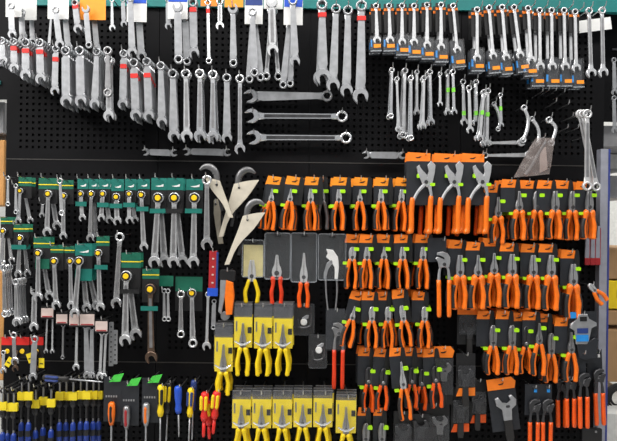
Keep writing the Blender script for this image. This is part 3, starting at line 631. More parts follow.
for i, (cx, kd) in enumerate(((353, 'diagonal'), (367, 'combination'), (384, 'long_nose'), (402, 'combination'), (423, 'combination'))):
    card_pliers('orange-handled pliers, %s hook of second row left' % ORD[i], cx, 234.5, 257, 289, kd, n=3, width=18, hx=1, group=G3, head='orange_card', Sp=5, tilt=(2, 0, 0, -2, 0)[i], steel='fine_steel', d=.10 + .012 * (i % 2))
G4 = 'guard-handled orange pliers in the second row, right'
for i, (cx, yt, yp, yb, kd) in enumerate(((460, 240, 272, 309, 'combination'), (478, 242, 272, 309, 'long_nose'), (494, 238, 270, 307, 'long_nose'), (512, 243, 271, 308, 'combination'), (533, 244, 272, 309, 'combination'), (551, 244, 272, 310, 'combination'), (573, 250, 281, 318, 'combination'))):
    card_pliers('broad orange pliers, %s hook of second row right' % ORD[i], cx, yt, yp, yb, kd, n=3, width=18.5, group=G4, Sp=6, hr=2.7, hx=-2.5, guard=True, J=17, steel='steel', hw=4, swing=2.5, d=.11 + .01 * (i % 2))
G5 = 'orange-handled pliers in the third row, left'
for i, (cx, yt, tl, kd) in enumerate(((357, 292, 12, 'long_nose'), (372, 292, 0, 'diagonal'), (388, 292, 0, 'diagonal'), (400, 290, -8, 'diagonal'), (424.5, 292, 0, 'diagonal'))):
    card_pliers('orange-handled pliers, %s hook of third row left' % ORD[i], cx, yt, 318, 348, kd, n=2 if i in (0, 3) else 3, width=16.5, hx=(1, -2, -5, 0, -4)[i], group=G5, Sp=5, tilt=tl, steel='fine_steel', d=.10 + .014 * (i % 2), hw=2.8)
G6 = 'orange-handled pliers in the third row, right'
for i, (cx, yt, yp, yb, kd, st) in enumerate(((493, 311, 342, 374, 'diagonal', 'dull_steel'), (512, 311, 342, 374, 'diagonal', 'dull_steel'), (526, 313, 343, 373, 'diagonal', 'dark_steel'), (539, 312, 340, 375, 'long_nose', 'dull_steel'), (551, 314, 350, 382, 'diagonal', 'dull_steel'), (571, 318, 349, 381, 'long_nose', 'dull_steel'))):
    card_pliers('orange-handled cutters, %s hook of third row right' % ORD[i], cx, yt, yp, yb, kd, n=3, width=17.5, group=G6, Sp=5.5, hr=2.3, hx=-7, steel=st, J=17, hw=3.2, head='orange_card', d=.10 + .014 * (i % 2))
G7 = 'orange-handled pliers in the fourth row'
for i, (cx, yt, yp, yb, tl, kd) in enumerate(((369, 348, 381, 412, 0, 'diagonal'), (385, 349, 382, 410, 3, 'diagonal'), (400, 348, 384, 420, -6, 'long_nose'), (412, 348, 381, 408, 0, 'diagonal'), (423, 349, 383, 410, 2, 'diagonal'), (434, 349, 380, 408, -4, 'diagonal'))):
    card_pliers('orange-handled pliers, %s hook of fourth row' % ORD[i], cx, yt, yp, yb, kd, n=2 if i != 2 else 1, width=16, group=G7, Sp=5, tilt=tl, swing=3, off=1.2, d=.085 + .017 * (i % 2) if i != 2 else .135, steel='fine_steel' if i == 2 else 'dark_steel', J=14 if i != 2 else 22, hx=-3, hmat='orange' if i == 2 else 'deep_orange')
# bottom dark pliers under fourth row
for i, cx in enumerate((366, 382)):
    card_pliers('black-handled pliers on orange card, %s under the fourth row' % ('left' if i == 0 else 'right'), cx, 408, 438, 470, 'diagonal', n=1, width=13, Sp=5, group='black-handled pliers at the bottom', hmat='rubber', inlay=None, J=15, d=.10)

# pump / locking pliers
def pump_parts(t, hs, H, gap, hr, hmat, steel, at=(0, 0, 0), ang=0, flip=1, bendx=0):
    J1 = [(.25, -.7), (1.0, -.6), (1.25, .5), (1.2, 1.4), (.75, 2.1), (-.2, 2.5), (-1.3, 2.3), (-1.35, 1.8), (-.5, 1.7), (.1, 1.35), (.3, .6)]
    J2 = [(-1.0, -.7), (.1, -.6), (.35, .3), (.1, .9), (-.5, 1.15), (-1.4, 1.5), (-1.7, 1.1), (-1.2, .5)]
    P('upper_jaw', t, ('pj1', hs, flip), steel, lambda bm: prism(bm, [(flip * x * hs, z * hs) for x, z in J1], 3.2, 0, .4), at, ang)
    P('lower_jaw', t, ('pj2', hs, flip), steel, lambda bm: prism(bm, [(flip * x * hs, z * hs) for x, z in J2], 2.6, -.8, .4), at, ang)
    P('pivot', t, ('ppiv', hs), 'dark_steel', lambda bm: disc(bm, hs * .38, 4.6, 0, 0, 0, 12, .3), at, ang)
    for sg in (-1, 1):
        x0 = sg * .6 * hs
        pts = [(x0, -.6 * hs, hr * .7), (sg * gap * .9, -H * .12, hr * .75), (sg * gap * 1.05, -H * .3, hr), (sg * gap, -H * .6, hr), (sg * gap * 1.0, -H * .94, hr * 1.05), (sg * gap, -H, hr * .7)]
        P('neck', t, ('pneck', hs, H, gap, hr, sg), steel, lambda bm: tube(bm, [(x, z, r * .8) for x, z, r in pts[:3]], .8, 6, 0, 2), at, ang)
        P('handle', t, ('phand', hs, H, gap, hr, sg), hmat, lambda bm: tube(bm, pts[2:], 1, 8, 0, 3), at, ang, True)
def lambda_parts(t, H, hr, hmat, steel, at):
    P('upper_jaw', t, ('lj1',), steel, lambda bm: prism(bm, [(-3.5, -2), (-5.5, 2), (-8, 8), (-9.5, 15), (-7, 17), (-4, 11), (0, 8), (2.5, 0), (1, -5)], 3.4, 0, .5), at)
    P('lower_jaw', t, ('lj2',), steel, lambda bm: prism(bm, [(0, -5), (1, 5), (3, 11), (1.5, 17), (5, 21), (9.5, 17), (8.5, 9), (7, 2), (6, -6)], 3, .6, .5), at)
    P('pivot', t, ('lpv',), 'dark_steel', lambda bm: disc(bm, 2, 4.6, 0, 0, 0, 12, .3), at)
    for nm, a, b, c in (('l', (-1, -2), (-8, -10), (-13, -20)), ('r', (3, -3), (5, -10), (5.5, -18))):
        P('neck', t, ('lneck', nm), steel, lambda bm: tube(bm, [(*a, 2.2), (*b, 1.6), (*c, 1.7)], .8, 6, 0, 3), at)
        x, z = c
        P('handle', t, ('lhand', nm, H), hmat, lambda bm: tube(bm, [(x, z + 4, hr * .8), (x - .5, z, hr), (x - 1, -H * .6, hr), (x - 1, -H * .88, hr * 1.05), (x - 2, -H * .97, hr * 1.25), (x - 2, -H, hr * .8)], 1, 8, 0, 3), at, 0, True)
def pump(label, cx, yp, yb, hs, gap, hr, card=None, hmat='orange', steel='dull_steel', d=.11, ang=0, flip=1, head=None, n=1, group=None, clip=False, tag=None, name='pump_pliers'):
    k = (D - d) / D
    yt = card[1] if card else yp - 2.2 * hs
    for i in range(n):
        a = W(cx, yt + 3, d) + Vector((0, .036 * i, 0))
        t = thing(name, label if n == 1 else '%s, %s' % (label, ('front pair', 'pair behind')[i]), 'pliers', a, math.radians(ang + (random.uniform(-3, 3) if i else 0)), group, k)
        pz = -(yp - yt - 3)
        if card:
            x0, y0, x1, y1 = card
            plate('card_body', t, 'slate_card', x0 - cx, x1 - cx, -(y1 - yt - 3), 3 - (9 if head else 0), 2.8, .5)
            if head:
                P('card_header', t, ('phead', x1 - x0), head, lambda bm: prism(bm, [(0, 0), (x1 - x0, 0), (x1 - x0, 8), (1, 9)], .5), (x0 - cx, 2.8, -6))
                P('logo_mark', t, ('logo',), 'black', lambda bm: prism(bm, [(-3, -.6), (0, -.2), (3.2, .9), (1.4, -1.2), (-2, -1.4)], .3), ((x0 + x1) / 2 - cx, 2.4, -1.5))
            if tag: plate('card_logo', t, tag, x1 - cx - 5, x1 - cx - 2, -5, -2, 2.4, .3)
        if name == 'locking_pump_pliers': lambda_parts(t, yb - yp, hr, hmat, steel, (0, -1, pz))
        else: pump_parts(t, hs, yb - yp, gap, hr, hmat, steel, (0, -1, pz), 0, flip)
        if clip:
            plate('retaining_clip', t, 'lime', -9, -3, pz + 4, pz + 8, -.8, 3, .8); plate('retaining_clip', t, 'lime', 4, 9, pz - 4, pz - 1, -.8, 3, .8)
    hook(a.x, a.z, d + .02)
for i, (cx, c) in enumerate(((426, (407, 152, 431, 205)), (454, (434, 153, 461, 205)), (482, (462, 153, 485, 205)))):
    pump('silver-jawed pump pliers with long orange handles, %s orange card' % ORD[i], cx, 182, 234, 7.5, 5.5, 2.6, c, 'orange', 'fine_steel', .125, 0, -1, 'orange_card', 2, 'tall silver-jawed pump pliers', True, None, 'locking_pump_pliers')
    pump('orange-handled pump pliers directly behind the %s silver-jawed pair' % ORD[i], cx + 1, 194, 236, 4, 4.5, 2.3, None, 'deep_orange', 'dull_steel', .06, 3, 1, None, 1, 'pump pliers behind the silver-jawed ones')
pump('silver pump pliers on plain dark card, long straight orange handles', 443.5, 264, 317, 5, 5, 2.2, (428, 238, 447, 262), 'orange', 'steel', .12, -1, 1)
for i, (cx, dd) in enumerate(((534, .11), (547, .11))):
    pump('dark pump pliers on blue-marked card, %s of the lower pair' % ('left' if i == 0 else 'right'), cx, 409, 452, 4.2, 3.8, 2, (cx - 8, 385, cx + 6, 416), 'deep_orange', 'dark_steel', dd, 0, -1, None, 1, 'dark pump pliers at the bottom', False, 'sky_blue')
for i, (cx, yp, yb, dd, c) in enumerate(((561, 388, 427, .07, None), (570, 386, 427, .10, None), (583, 383, 428, .12, (572, 351, 587, 378)), (597, 379, 425, .10, (588, 350, 603, 378)))):
    pump('red-orange dark pump pliers in the lower right corner, %s from left' % ORD[i], cx, yp, yb, 4.2, 3.6, 2.1, c, 'deep_orange', 'dark_steel', dd, -1 if i < 3 else -3, -1, None, 1, 'pump pliers in the lower right corner', False, 'white' if c else None)
# small clippers by the post and carded blue-label wrench
d = .10; a = W(594, 290, d); t = thing('snip_pliers', 'small orange-handled snips beside the upright post', 'pliers', a, math.radians(-42), None, (D - d) / D)
pliers_parts(t, 'diagonal', 8, 2.5, 15, 4, 2, 'orange', (0, 0, 0), 0, 'fine_steel', None); hook(a.x, a.z + .012, d)
def adj_outline(sc): return [(x * sc, z * sc) for x, z in ((-1, -3.4), (1, -3.4), (1.1, -.6), (2.4, .2), (2.6, 1.6), (1.6, 2.8), (.9, 2.6), (1.3, 1.4), (.4, .7), (-.4, .9), (-1, 1), (-1.8, 2.5), (-2.6, 2.2), (-2.4, .4), (-1.1, -.6))]
def adjustable(label, cx, yp, sc, H, card, d=.10, steel='dull_steel', foot=None, head=None, ang=0, hmat='rubber', group='carded adjustable wrenches', film=True, label_=None):
    x0, y0, x1, y1 = card; a = W((x0 + x1) / 2, y0 + 2, d); k = (D - d) / D
    t = thing('adjustable_wrench', label, 'wrench', a, math.radians(ang), group, k); c0 = (x0 + x1) / 2; wd = x1 - x0; h = y1 - y0
    plate('card_body', t, 'slate_card' if not film else 'black', -wd / 2, wd / 2, -h + 2, 2, 2.6, .5)
    if head: P('card_header', t, ('ahead', wd), head, lambda bm: prism(bm, [(-wd / 2, -9), (wd / 2 - 1, -9), (wd / 2 + 1, -2), (wd / 2 - 3, 2.5), (-wd / 2, 2)], .5), (0, 2, 0)); P('logo_mark', t, ('logo',), 'black', lambda bm: prism(bm, [(-3, -.6), (0, -.2), (3.2, .9), (1.4, -1.2), (-2, -1.4)], .3), (0, 1.5, -3))
    if foot: P('card_foot', t, ('afoot', wd), foot, lambda bm: prism(bm, [(-wd / 2, 0), (wd / 2, 1), (wd / 2, 9), (-wd / 2 + 3, 8)], .5), (0, 2, -h + 2))
    z = -(yp - y0 - 2); x = cx - c0
    P('head', t, ('adjh', sc), steel, lambda bm: prism(bm, adj_outline(sc), 3, 0, .35), (x, 0, z))
    P('worm_screw', t, ('adjw', sc), 'dark_steel', lambda bm: prism(bm, rrect(-sc * .5, sc * .5, -sc * .3, sc * .3, sc * .2), 3.6), (x + sc * .3, 0, z + sc * .1))
    P('handle', t, ('adjhand', sc, H), hmat, lambda bm: prism(bm, [(-sc * .9, 0), (sc * .9, 0), (sc * 1.05, -H * .8), (sc * .8, -H), (-sc * .8, -H), (-sc * 1.05, -H * .8)], 2.6, 0, .4), (x, 0, z - 3.2 * sc))
    if label_: plate('label_band', t, label_, x - 2.2 * sc, x + 2.2 * sc, z - 4.3 * sc, z - 2.2 * sc, -1.9, .5)
    if film: plate('card_film', t, 'smoke_plastic', -wd / 2 + 1, wd / 2 - 1, -h + 13, -9, -2.4, .3)
    hook(a.x, a.z, d + .02)
adjustable('silver adjustable wrench on dark card with orange header, bottom right', 503, 407, 4, 22, (487, 379, 515, 432), .10, 'steel', None, 'orange_card', -8, film=False)
adjustable('dark adjustable wrench under the last fourth-row header', 444, 371, 3, 24, (434, 347, 454, 405), .09, 'dull_steel', None, 'orange_card')
adjustable('dark adjustable wrench on card with orange foot, upper one', 466, 377, 3, 20, (457, 354, 476, 397), .11, 'dark_steel', 'orange_card')
adjustable('dark adjustable wrench on card with orange foot, lower one', 461, 408, 3, 20, (452, 388, 470, 433), .08, 'dark_steel', 'deep_orange')
adjustable('dark adjustable wrench right of the lower orange foot card', 478, 402, 2.6, 20, (471, 380, 487, 424), .07, 'dark_steel', 'deep_orange')
adjustable('dark adjustable wrench on orange-headed card between pliers rows', 470, 330, 2.6, 22, (458, 304, 481, 345), .08, 'dark_steel', None, 'orange_card')
adjustable('black adjustable wrench at the bottom, left of two', 404, 434, 3.4, 20, (394, 412, 413, 465), .10, 'dark_steel')
adjustable('black adjustable wrench at the bottom, right of two', 440, 424, 3, 20, (420, 404, 450, 465), .08, 'dull_steel')
adjustable('black adjustable wrench with grey head at the bottom', 421, 428, 3, 20, (413, 415, 430, 465), .12, 'dark_steel')
d = .12; a = W(582, 314, d); t = thing('carded_crimper', 'white-bodied crimping tool with blue label beside the post', 'crimper', a, math.radians(-2), None, (D - d) / D)
plate('card_body', t, 'slate_card', -12, 16, -50, 2, 3, .5)
P('tool_body', t, ('crimp',), 'steel', lambda bm: prism(bm, [(-4, 0), (5, 0), (6, -5), (14, -9), (14, -12), (8, -14), (6, -27), (4, -30), (-7, -30), (-8, -16), (-12, -14), (-12, -10), (-5, -5)], 3, 0, .5))
plate('body_window', t, 'black', -3, 4, -7, -2.5, -1.7, .4); plate('body_window', t, 'navy', -6, 5, -19, -14, -1.7, .4); plate('blue_label', t, 'sky_blue', -7, 5, -27, -20.5, -1.9, .6); plate('blue_tab', t, 'sky_blue', -12, -6, -4, 2, 0, .8)
P('lower_handle', t, ('crimp2',), 'slate_card', lambda bm: prism(bm, [(-6, -30), (4, -30), (12, -24), (16, -26), (13, -44), (2, -46), (-4, -44)], 2.4, .4, .4)); hook(a.x, a.z - .003, d + .02)

# ------------------------------------------------------------------ yellow-handled pliers in clear packs
def ypack(label, x0, x1, ytop, yc, yp, yb, n=3, d=.14, group=None):
    k = (D - d) / D; c = (x0 + x1) / 2; wd = x1 - x0 - .5
    for i in range(n):
        a = W(c, ytop + 3, d) + Vector((random.uniform(-.008, .008) if i else 0, .030 * i, 0))
        t = thing('packed_pliers', label + ', ' + ('frontmost', 'second from front', 'rearmost')[i], 'pliers', a, 0, group, k)
        z = lambda y: -(y - ytop - 3)
        plate('yellow_card', t, 'yellow_card', -wd / 2, wd / 2, z(yp + 5), z(yc), 2.6, .5)
        plate('header_strip', t, 'pack_header', -wd / 2, wd / 2, z(yc), z(ytop), 2.6, .5); plate('header_edge', t, 'dull_steel', -wd / 2, wd / 2, z(ytop + .8), z(ytop), 2.2, .5)
        plate('clear_film', t, 'clear_plastic', -wd / 2, wd / 2, z(yp + 3), z(ytop + 3), -2.8, .3, 1)
        plate('card_print', t, 'black', wd / 2 - 4.5, wd / 2 - .5, z(yc + 16), z(yc + 10), 2.2, .3); plate('card_print', t, 'dull_steel', -wd / 2 + 1.5, -wd / 2 + 3, z(yc + 14), z(yc + 4), 2.2, .3)
        pliers_parts(t, 'long_nose', (yp - yc) * .78, 3.5, yb - yp, 5.5, 2, 'yellow', (0, 0, z(yp)), 0, 'jaw_light', None, True)
        P('spring_plate', t, ('spring',), 'chrome', lambda bm: tube(bm, [(-8, 2.5, .7), (-4, 0, 1), (0, -1, 1.2), (4, 0, 1), (8, 2.5, .7)], 1, 6, -2.2, 2), (0, 0, z(yp)))
    hook(a.x, a.z, d + .025)
GY = 'yellow-handled pliers in clear packs'
for i, v in enumerate(((214.5, 233, 324, 338, 367, 391), (234, 252.5, 304, 317.5, 343, 372), (254, 272.5, 304, 318, 344, 372), (273.5, 293, 304, 319, 344, 372))):
    ypack('yellow-handled pliers, %s clear pack of the upper group' % ORD[i], *v, n=3, group=GY, d=.13)
for i, v in enumerate(((232, 251, 391, 400, 424, 455), (252, 271.5, 391, 400, 424, 455), (272.5, 292.5, 391, 400, 424, 455), (293.5, 312.5, 391, 399, 423, 455), (313.5, 333, 391, 399, 423, 455), (336, 356.5, 395, 401, 429, 458))):
    ypack('yellow-handled pliers, %s clear pack of the bottom group' % ORD[i], *v, n=3, group=GY, d=.15)
# blister packs
def blister(label, x0, x1, y0, y1, d, fill, fn, cat='pliers'):
    a = W((x0 + x1) / 2, y0 + 3, d); k = (D - d) / D; t = thing('blister_pack', label, cat, a, 0, 'clear blister packs', k); wd = x1 - x0; h = y1 - y0
    if fill: plate('backing_card', t, fill, -wd / 2 + 1, wd / 2 - 1, -h + 3, -2, 3, .4)
    else: plate('backing_film', t, 'blister_plastic', -wd / 2, wd / 2, -h + 3, 3, 3, .4, 2)
    plate('blister_film', t, 'blister_plastic', -wd / 2, wd / 2, -h + 3, 3, -3.2, .4, 2)
    P('blister_rim', t, ('rim', wd, h), 'rim_plastic', lambda bm: tube(bm, [(x, z, .45) for x, z in rrect(-wd / 2, wd / 2, -h + 3, 3, 2) + [(wd / 2, 1)]], 6.2, 4, 0, 1)); plate('hang_slot', t, 'black', -3, 3, -1, .6, -3.5, .3)
    fn(t); hook(a.x, a.z, d + .02)
blister('yellow-carded clear pack of yellow-handled pliers', 242.5, 264, 240, 277, .09, 'pale_yellow', lambda t: pliers_parts(t, 'combination', 16, 4, 24, 6.5, 2, 'yellow', (-1, 0, -33), 0, 'satin_white', None))
blister('clear blister pack of red-handled long nose pliers, left', 265, 290.5, 233, 279, .09, None, lambda t: pliers_parts(t, 'long_nose', 18, 5, 28, 4.8, 2, 'red_orange', (-.5, 0, -37), 0, 'satin_white', None, True))
blister('clear blister pack of red-handled slim nose pliers, middle', 291.5, 317, 233, 282, .09, None, lambda t: pliers_parts(t, 'long_nose', 24, 4, 26, 4.5, 1.9, 'deep_orange', (0, 0, -41), 0, 'satin_white', None, True))
def lockp(t):
    P('upper_jaw', t, ('lk1',), 'white', lambda bm: prism(bm, [(-6, -12), (1, -13), (6, -20), (7, -30), (6, -42), (3, -42), (3, -30), (-1, -24), (-6, -20), (-4, -16)], 3, 0, .4)); P('lower_jaw', t, ('lk2',), 'steel', lambda bm: prism(bm, [(-8, -36), (-5, -26), (0, -22), (1, -26), (-4, -32), (-6, -42), (-8, -42)], 3, 0, .4))
    for x0, x1 in ((-6, -3.5), (5, 4)): P('handle', t, ('lkh', x0), 'dull_steel', lambda bm: tube(bm, [(x0, -40, 1.2), (x0 + .5, -55, .9), (x1, -73, .8)], 1, 6, 0, 3))
blister('clear blister pack of silver locking pliers, right', 318.5, 346, 234, 280, .09, None, lockp)
def dark_pack(label, x0, x1, y0, y1, kx, ky, d=.07):
    a = W((x0 + x1) / 2, y0 + 3, d); t = thing('dark_blister_pack', label, 'pack', a, 0, 'dark blister packs', (D - d) / D); wd, h = x1 - x0, y1 - y0; c = (x0 + x1) / 2
    plate('backing_card', t, 'black', -wd / 2, wd / 2, -h + 3, 3, 2, .5, 1.5); P('pack_rim', t, ('drim', wd, h), 'smoke_plastic', lambda bm: tube(bm, [(x, z, .6) for x, z in rrect(-wd / 2, wd / 2, -h + 3, 3, 2) + [(wd / 2, 1)]], 3, 4, 0, 1)); plate('pack_film', t, 'clear_plastic', -wd / 2, wd / 2, -h + 3, 3, -2.6, .3, 2)
    x, z = kx - c, -(ky - y0 - 3)
    P('chrome_knob', t, ('knob',), 'white', lambda bm: disc(bm, 3.4, 3, 0, 0, 0, 14, .8), (x, -.4, z)); P('knob_stem', t, ('stem',), 'steel', lambda bm: prism(bm, [(-1, 0), (4.5, 3), (5, 6), (2.5, 6), (-2, 3)], 2, 0, .3), (x, 0, z + 1)); P('cutter_frame', t, ('ctf', wd), 'dark_steel', lambda bm: tube(bm, [(wd * .3, -h * .3, 1), (wd * .3, -h * .7, 1.2), (-wd * .2, -h * .75, 1.2), (-wd * .3, -h * .5, 1)], 1, 6, 0, 3), (0, .6, 3)); hook(a.x, a.z, d + .02)
dark_pack('dark clear pack with silver knob, upper one', 294, 314.5, 304, 335, 304, 322)
dark_pack('dark clear pack with silver knob, lower one', 309, 327, 335, 368, 319, 350, .09)
d = .10; a = W(337, 312, d); t = thing('packed_cutters', 'red-handled pipe pliers in dark clear pack', 'pliers', a, 0, None, (D - d) / D)
plate('backing_card', t, 'slate_card', -11, 8, -38, 3, 3, .5); plate('pack_film', t, 'clear_plastic', -11, 9, -38, 3, -3.4, .3, 2); pump_parts(t, 4.2, 56, 4.2, 2.1, 'red_orange', 'dull_steel', (2, 0, -21)); hook(a.x, a.z, d + .02)
# plastic bag with wrench
d = .09; a = W(548, 139, d); t = thing('plastic_bag', 'crumpled hazy plastic bag holding tools, under bare hooks', 'bag', a, 0, None, (D - d) / D)
def bagfn(bm):
    rg = random.Random(3); nx, nz = 9, 12
    for sy in (-1, 1):
        g = []
        for i in range(nx):
            row = []
            for j in range(nz):
                u, v = i / (nx - 1), j / (nz - 1)
                xt = -12 + 19 * u; xb = -30 + 32 * u + (-4 if u < .3 else 0)
                x = xt + (xb - xt) * v ** .9; z = 1 - 40 * v + (4 * u if v > .8 else 0)
                y = sy * (2.6 * math.sin(math.pi * u) * (.4 + v * .6)) + rg.uniform(-.7, .7)
                row.append(bm.verts.new((x * S, y * S, z * S)))
            g.append(row)
        for i in range(nx - 1):
            for j in range(nz - 1): bm.faces.new((g[i][j], g[i + 1][j], g[i + 1][j + 1], g[i][j + 1]))
P('bag_film', t, ('bag',), 'hazy_plastic', bagfn, smooth=True)
P('inner_wrench', t, ('baginner',), 'dull_steel', lambda bm: tube(bm, [(-2, -2, 1.6), (-9, -14, 1.6), (-18, -30, 1.6), (-22, -36, 2.4)], .6, 6, 0, 3)); P('inner_sheet', t, ('bagsheet',), 'pink_tag', lambda bm: prism(bm, [(-8, -8), (-2, -8), (0, -30), (-8, -34)], .3)); hook(a.x - .02, a.z, d + .03)
for x, y in ((532, 98), (538, 97), (545, 97), (553, 99), (557, 110), (561, 122), (545, 108), (556, 133), (566, 133), (572, 141), (577, 120)):
    a = W(x, y, 0); hook(a.x, a.z, .10, .014)
# red-white handled tools under right ring wrenches
for i, x in enumerate((587.5, 593, 598)):
    d = .035; a = W(x, 228, d); t = thing('chisel', ('left', 'middle', 'right')[i] + ' white and red-tipped tool hanging beside the upright post', 'tool', a, 0, 'white tools with red ends', (D - d) / D)
    P('blade', t, ('wt1',), 'upright_paint', lambda bm: prism(bm, [(-1.8, 2), (1.8, 2), (2.4, -30), (-2.4, -30)], 1.6, 0, .3)); P('red_end', t, ('wt2',), 'dark_red', lambda bm: prism(bm, rrect(-2.6, 2.6, -37, -30, .8), 2, 0, .3)); P('edge_line', t, ('wt3',), 'dark_red', lambda bm: prism(bm, rect(1.9, 2.5, -30, 0), 1.8))

# ------------------------------------------------------------------ screwdrivers
def driver(label, x0, y0, x1, y1, ysplit, hr, hmat, stripe=None, up=True, d=.11, sr=.8, shaft='steel', name='screwdriver', group=None, smat='black', hk=True):
    """handle from (x0,y0) to fraction ysplit, shaft to (x1,y1)"""
    a, L, ang, k = place(x0, y0, x1, y1, d); hl = L * ysplit
    t = thing(name, label, 'screwdriver', a, ang, group, k)
    P('handle', t, ('dh', q(hl), hr), hmat, lambda bm: rod(bm, 0, -q(hl), [(0, hr * .6), (.06, hr * .95), (.2, hr), (.45, hr * .95), (.7, hr * .72), (.85, hr * .95), (1, hr * .7)], 10), smooth=True)
    if stripe:
        for s in (-.7, .35): P('grip_stripe', t, ('ds', q(hl), hr, s), stripe, lambda bm: rod(bm, -q(hl) * .12, -q(hl) * .62, [(0, hr * .3), (.1, hr * .45), (.9, hr * .42), (1, hr * .2)], 8, s * hr, -hr * .68))
    P('shaft', t, ('dsft', q(L - hl), sr), shaft, lambda bm: rod(bm, 0, -q(L - hl), [(0, sr), (.9, sr), (1, sr * .6)], 8), (0, 0, -hl), smooth=True)
    if hk: hook(a.x + hr * S * .5, a.z - 2 * S, d + .01)
    return t
driver('dark and blue screwdriver lying level above the yellow tags', 43, 377, 103, 382, .43, 3.3, 'rubber', 'navy', d=.14, hk=False)
DR = [('front yellow and black screwdriver left of the blue one', 161, 385, 160, 445, .52, 3.6, 'yellow', 'black', .12), ('black screwdriver with yellow stripes behind the yellow one', 169, 382, 166, 445, .50, 3.6, 'black', 'yellow', .08),
      ('plain blue-handled screwdriver in the bottom row', 178, 386, 179, 437, .53, 3.9, 'blue', None, .12), ('yellow and dark screwdriver right of the blue one', 191, 388, 188.5, 448, .48, 3.4, 'yellow', 'navy', .12), ('blue-handled screwdriver behind the yellow and dark one', 194, 380, 192, 440, .5, 3.2, 'navy', None, .08)]
for v in DR: driver(v[0], v[1], v[2], v[3], v[4], v[5], v[6], v[7], v[8], d=v[9], group='loose screwdrivers in the bottom row')
for i, (x0, y0, x1, y1, dd) in enumerate(((205, 392, 203.5, 437, .13), (217, 391, 213, 434, .13), (207, 400, 209.5, 439, .09))):
    driver('%s red and yellow insulated screwdriver' % ('left', 'right', 'rear')[i], x0, y0, x1, y1, .64, 4.1, 'red', 'yellow', d=dd, sr=1.7, shaft='red', group='insulated screwdrivers')
for i, (x, gx, hm, st) in enumerate(((112, 105, 'orange', 'black'), (127, 122, 'dull_steel', 'dark_red'), (146.5, 141, 'steel', 'orange'))):
    d = .12; cx = (111.5, 129, 150)[i]; y0 = (379, 383, 380)[i]; a = W(cx, y0, d); t = thing('carded_screwdriver', ('orange and black', 'smoky dark', 'orange and silver')[i] + ' screwdriver on dark card with green corner', 'screwdriver', a, 0, 'screwdrivers on green-cornered cards', (D - d) / D)
    plate('card', t, 'slate_card', -9, 9, -44, 1, 4.4, .5); P('green_corner', t, ('gcor',), 'bright_green', lambda bm: prism(bm, [(-3, -5), (8, -4.5), (12, 4), (2, 2)], .5), (0, 2, 1.5)); [plate('card_text', t, 'shelf_grey', x_, x_ + 1.5, -19.5, -17.5, 4, .3) for x_ in (-7, -4.5, -2, .5, 3)]
    P('handle', t, ('csh',), hm, lambda bm: rod(bm, -23, -46, [(0, 2), (.08, 3.4), (.5, 3.8), (.8, 3), (1, 2)], 10), (x - cx, 0, 0), smooth=True); P('handle_core', t, ('csc',), st, lambda bm: rod(bm, -26, -43, [(0, .8), (.1, 1.6), (.9, 1.5), (1, .6)], 8, 0, -2.6), (x - cx, 0, 0)); P('shaft', t, ('css',), 'steel', lambda bm: rod(bm, -46, -70, [(0, 1), (1, .8)], 8), (x - cx, 0, 0)); hook(a.x, a.z - .003, d + .02)
# blue-handled slim drivers with yellow tags, bottom left
BL = [(3, 402, .12), (8, 403, .08), (14, 403, .12), (22, 392, .08), (29, 392, .12), (36, 400, .10), (43.5, 397, .08), (51.5, 399, .12), (60, 392, .10), (66.5, 392, .08), (73.5, 392, .12), (81, 391, .08), (87, 391, .12), (93.5, 391, .10), (99, 391, .08)]
for i, (x, y, d) in enumerate(BL):
    a = W(x, y - 8, d); t = thing('nut_driver', 'slim blue-handled driver with yellow tag, %s from the left edge' % ORD[i], 'screwdriver', a, 0, 'yellow-tagged blue drivers', (D - d) / D)
    hz = -(38 + (i * 7) % 7)
    P('shaft', t, ('bls', hz), 'dull_steel', lambda bm: rod(bm, 2, hz, [(0, 1), (1, 1)], 8)); P('yellow_tag', t, ('blt',), 'yellow_card', lambda bm: prism(bm, rrect(-4 if i != 7 else -5.5, 4 if i != 7 else 5.5, -16, -8, .5), 2.6)); P('collar', t, ('blc',), 'black', lambda bm: rod(bm, -17, -23, [(0, 3), (.5, 3.4), (1, 2.2)], 10)); P('neck_sleeve', t, ('bln', hz), 'black', lambda bm: rod(bm, -23, hz + 3, [(0, 1.3), (1, 1.3)], 8)); P('hang_loop', t, ('bll',), 'black', lambda bm: ring(bm, 3, 1.8, 1.4), (0, 0, 3.4)); P('handle', t, ('blh', hz), 'dusk_blue', lambda bm: rod(bm, hz, hz - 24, [(0, 1.2), (.1, 2.6), (.5, 2.9), (.9, 2.6), (1, 1.4)], 10), smooth=True); P('handle_band', t, ('blb', hz), 'black', lambda bm: rod(bm, hz - 8, hz - 14, [(0, 2.95), (1, 2.95)], 10)); hook(a.x, a.z + 4.6 * S, d + .02)

# ------------------------------------------------------------------ background shelving beyond the board
def bg(name, label, cat, x0, x1, y0, y1, d, depth, m, extra=None):
    a, b = W(x0, y1, d), W(x1, y0, d)
    t = thing(name, label, cat, Vector(((a.x + b.x) / 2, a.y + depth / 2, a.z))); w2 = (b.x - a.x) / 2; h = b.z - a.z
    def fn(bm):
        box(bm, -w2, w2, -depth / 2, depth / 2, 0, h); bmesh.ops.bevel(bm, geom=list(bm.edges), offset=.004, segments=1, affect='EDGES')
    part('body', mesh((name, label), m, fn), t)
    if extra: part('tape_band' if extra != 'label' else 'box_label', mesh((name, label, 'x'), 'off_white' if extra == 'label' else 'navy', lambda bm: box(bm, -w2 * .4, w2 * .4, -depth / 2 - .003, -depth / 2, h * .4, h * .65)), t)
    return t
bg('shelf_board', 'dark metal shelf at the right edge above the white box', 'shelf', 600, 650, 126, 147, -.15, .4, 'shelf_grey')
bg('carton', 'white carton on the shelf at the right edge', 'box', 607, 640, 154, 169, -.35, .3, 'off_white')
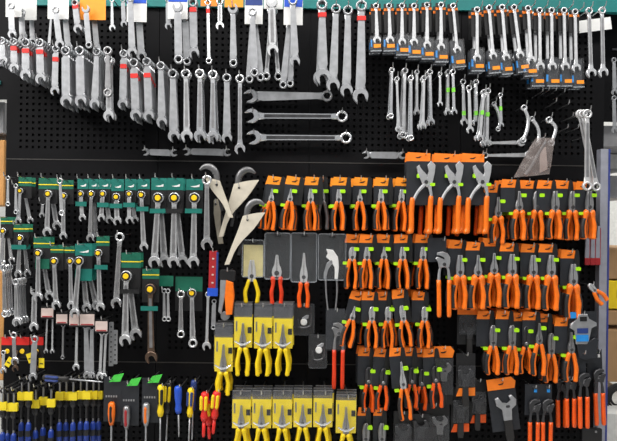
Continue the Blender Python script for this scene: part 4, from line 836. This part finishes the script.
bg('shelf_board', 'grey shelf below the white carton at right', 'shelf', 604, 650, 176, 198, -.3, .4, 'shelf_grey')
bg('carton', 'brown carton below the pale wall at right', 'box', 605, 650, 248, 279, -.5, .3, 'cardboard', 'tape')
bg('carton', 'yellow box between brown cartons at right', 'box', 607, 640, 281, 309, -.5, .25, 'yellow', 'tape')
bg('carton', 'wide brown carton under the yellow box', 'box', 604, 650, 311, 325, -.5, .3, 'cardboard')
bg('carton', 'pale brown carton low at the right edge', 'box', 604, 650, 330, 382, -.5, .3, 'cardboard', 'label')
d = -.3; t = thing('cable_coil', 'dark coil of cable at the lower right edge', 'coil', W(619, 398, d), 0, None, (D - d) / D)
for i, rr in enumerate((15, 12, 9)): P('cable_turn', t, ('coil', rr), 'rubber', lambda bm: ring(bm, rr, rr - 2, 3, 0, 0, 24, False), (0, i * .8, 0))
bg('shelf_board', 'white shelf top at the lower right corner', 'shelf', 601, 670, 414, 460, -.2, .5, 'off_white')
bg('carton', 'wooden-coloured carton at the left edge, upper', 'box', -40, 4.5, 102, 133, -.4, .3, 'shelf_grey')
bg('carton', 'tan carton at the left edge, middle', 'box', -40, 5, 140, 205, -.4, .3, 'wood')
bg('carton', 'orange wooden board at the left edge, low', 'board', -40, 5, 272, 380, -.25, .1, 'wood')
t = thing('tool_rack', 'dark rack beyond the left edge, upper part', 'rack', W(-6, 60, -.3)); plate('rack_back', t, 'board', -60, 16, -45, 80, 0, 2); plate('rack_rail', t, 'teal_paint', -20, 9, -28, -24, -2, 2); plate('rack_rail', t, 'dark_steel', -20, 9, -8, -5, -2, 2)
t = thing('tool_rack', 'dark rack of tools beyond the top right corner', 'rack', W(622, 70, -.12)); plate('rack_back', t, 'board', -22, 40, -55, 60, 0, 2)
for y in (-40, -20, 0, 20): plate('rack_rail', t, 'dark_steel', -12, 40, y, y + 2, -2, 2)
for i, y in enumerate((60, 98)): stack('steel wrench on the rack at the right edge, %s' % ('upper' if i == 0 else 'lower'), 614, y, 614.5, y + 32, 2.5, 1, d=-.05, steel='steel', hk=False)
t = thing('wire_bracket', 'black bracket under the lower right pump pliers', 'bracket', W(592, 428, .08)); plate('bracket_plate', t, 'black', -10, 9, -20, 0, 0, 3, 1); plate('bracket_slot', t, 'dull_steel', 2, 4, -4, -2, -1.8, .4)

dups = {k: v for k, v in LABELS.items() if len(v) > 1}
print('THINGS', sum(len(v) for v in LABELS.values()), 'DUP', list(dups)[:8], 'HOOKS', HOOKN[0], 'OBJ', len(bpy.data.objects), 'LONG', [l for l in LABELS if not 4 <= len(l.split()) <= 16][:8])
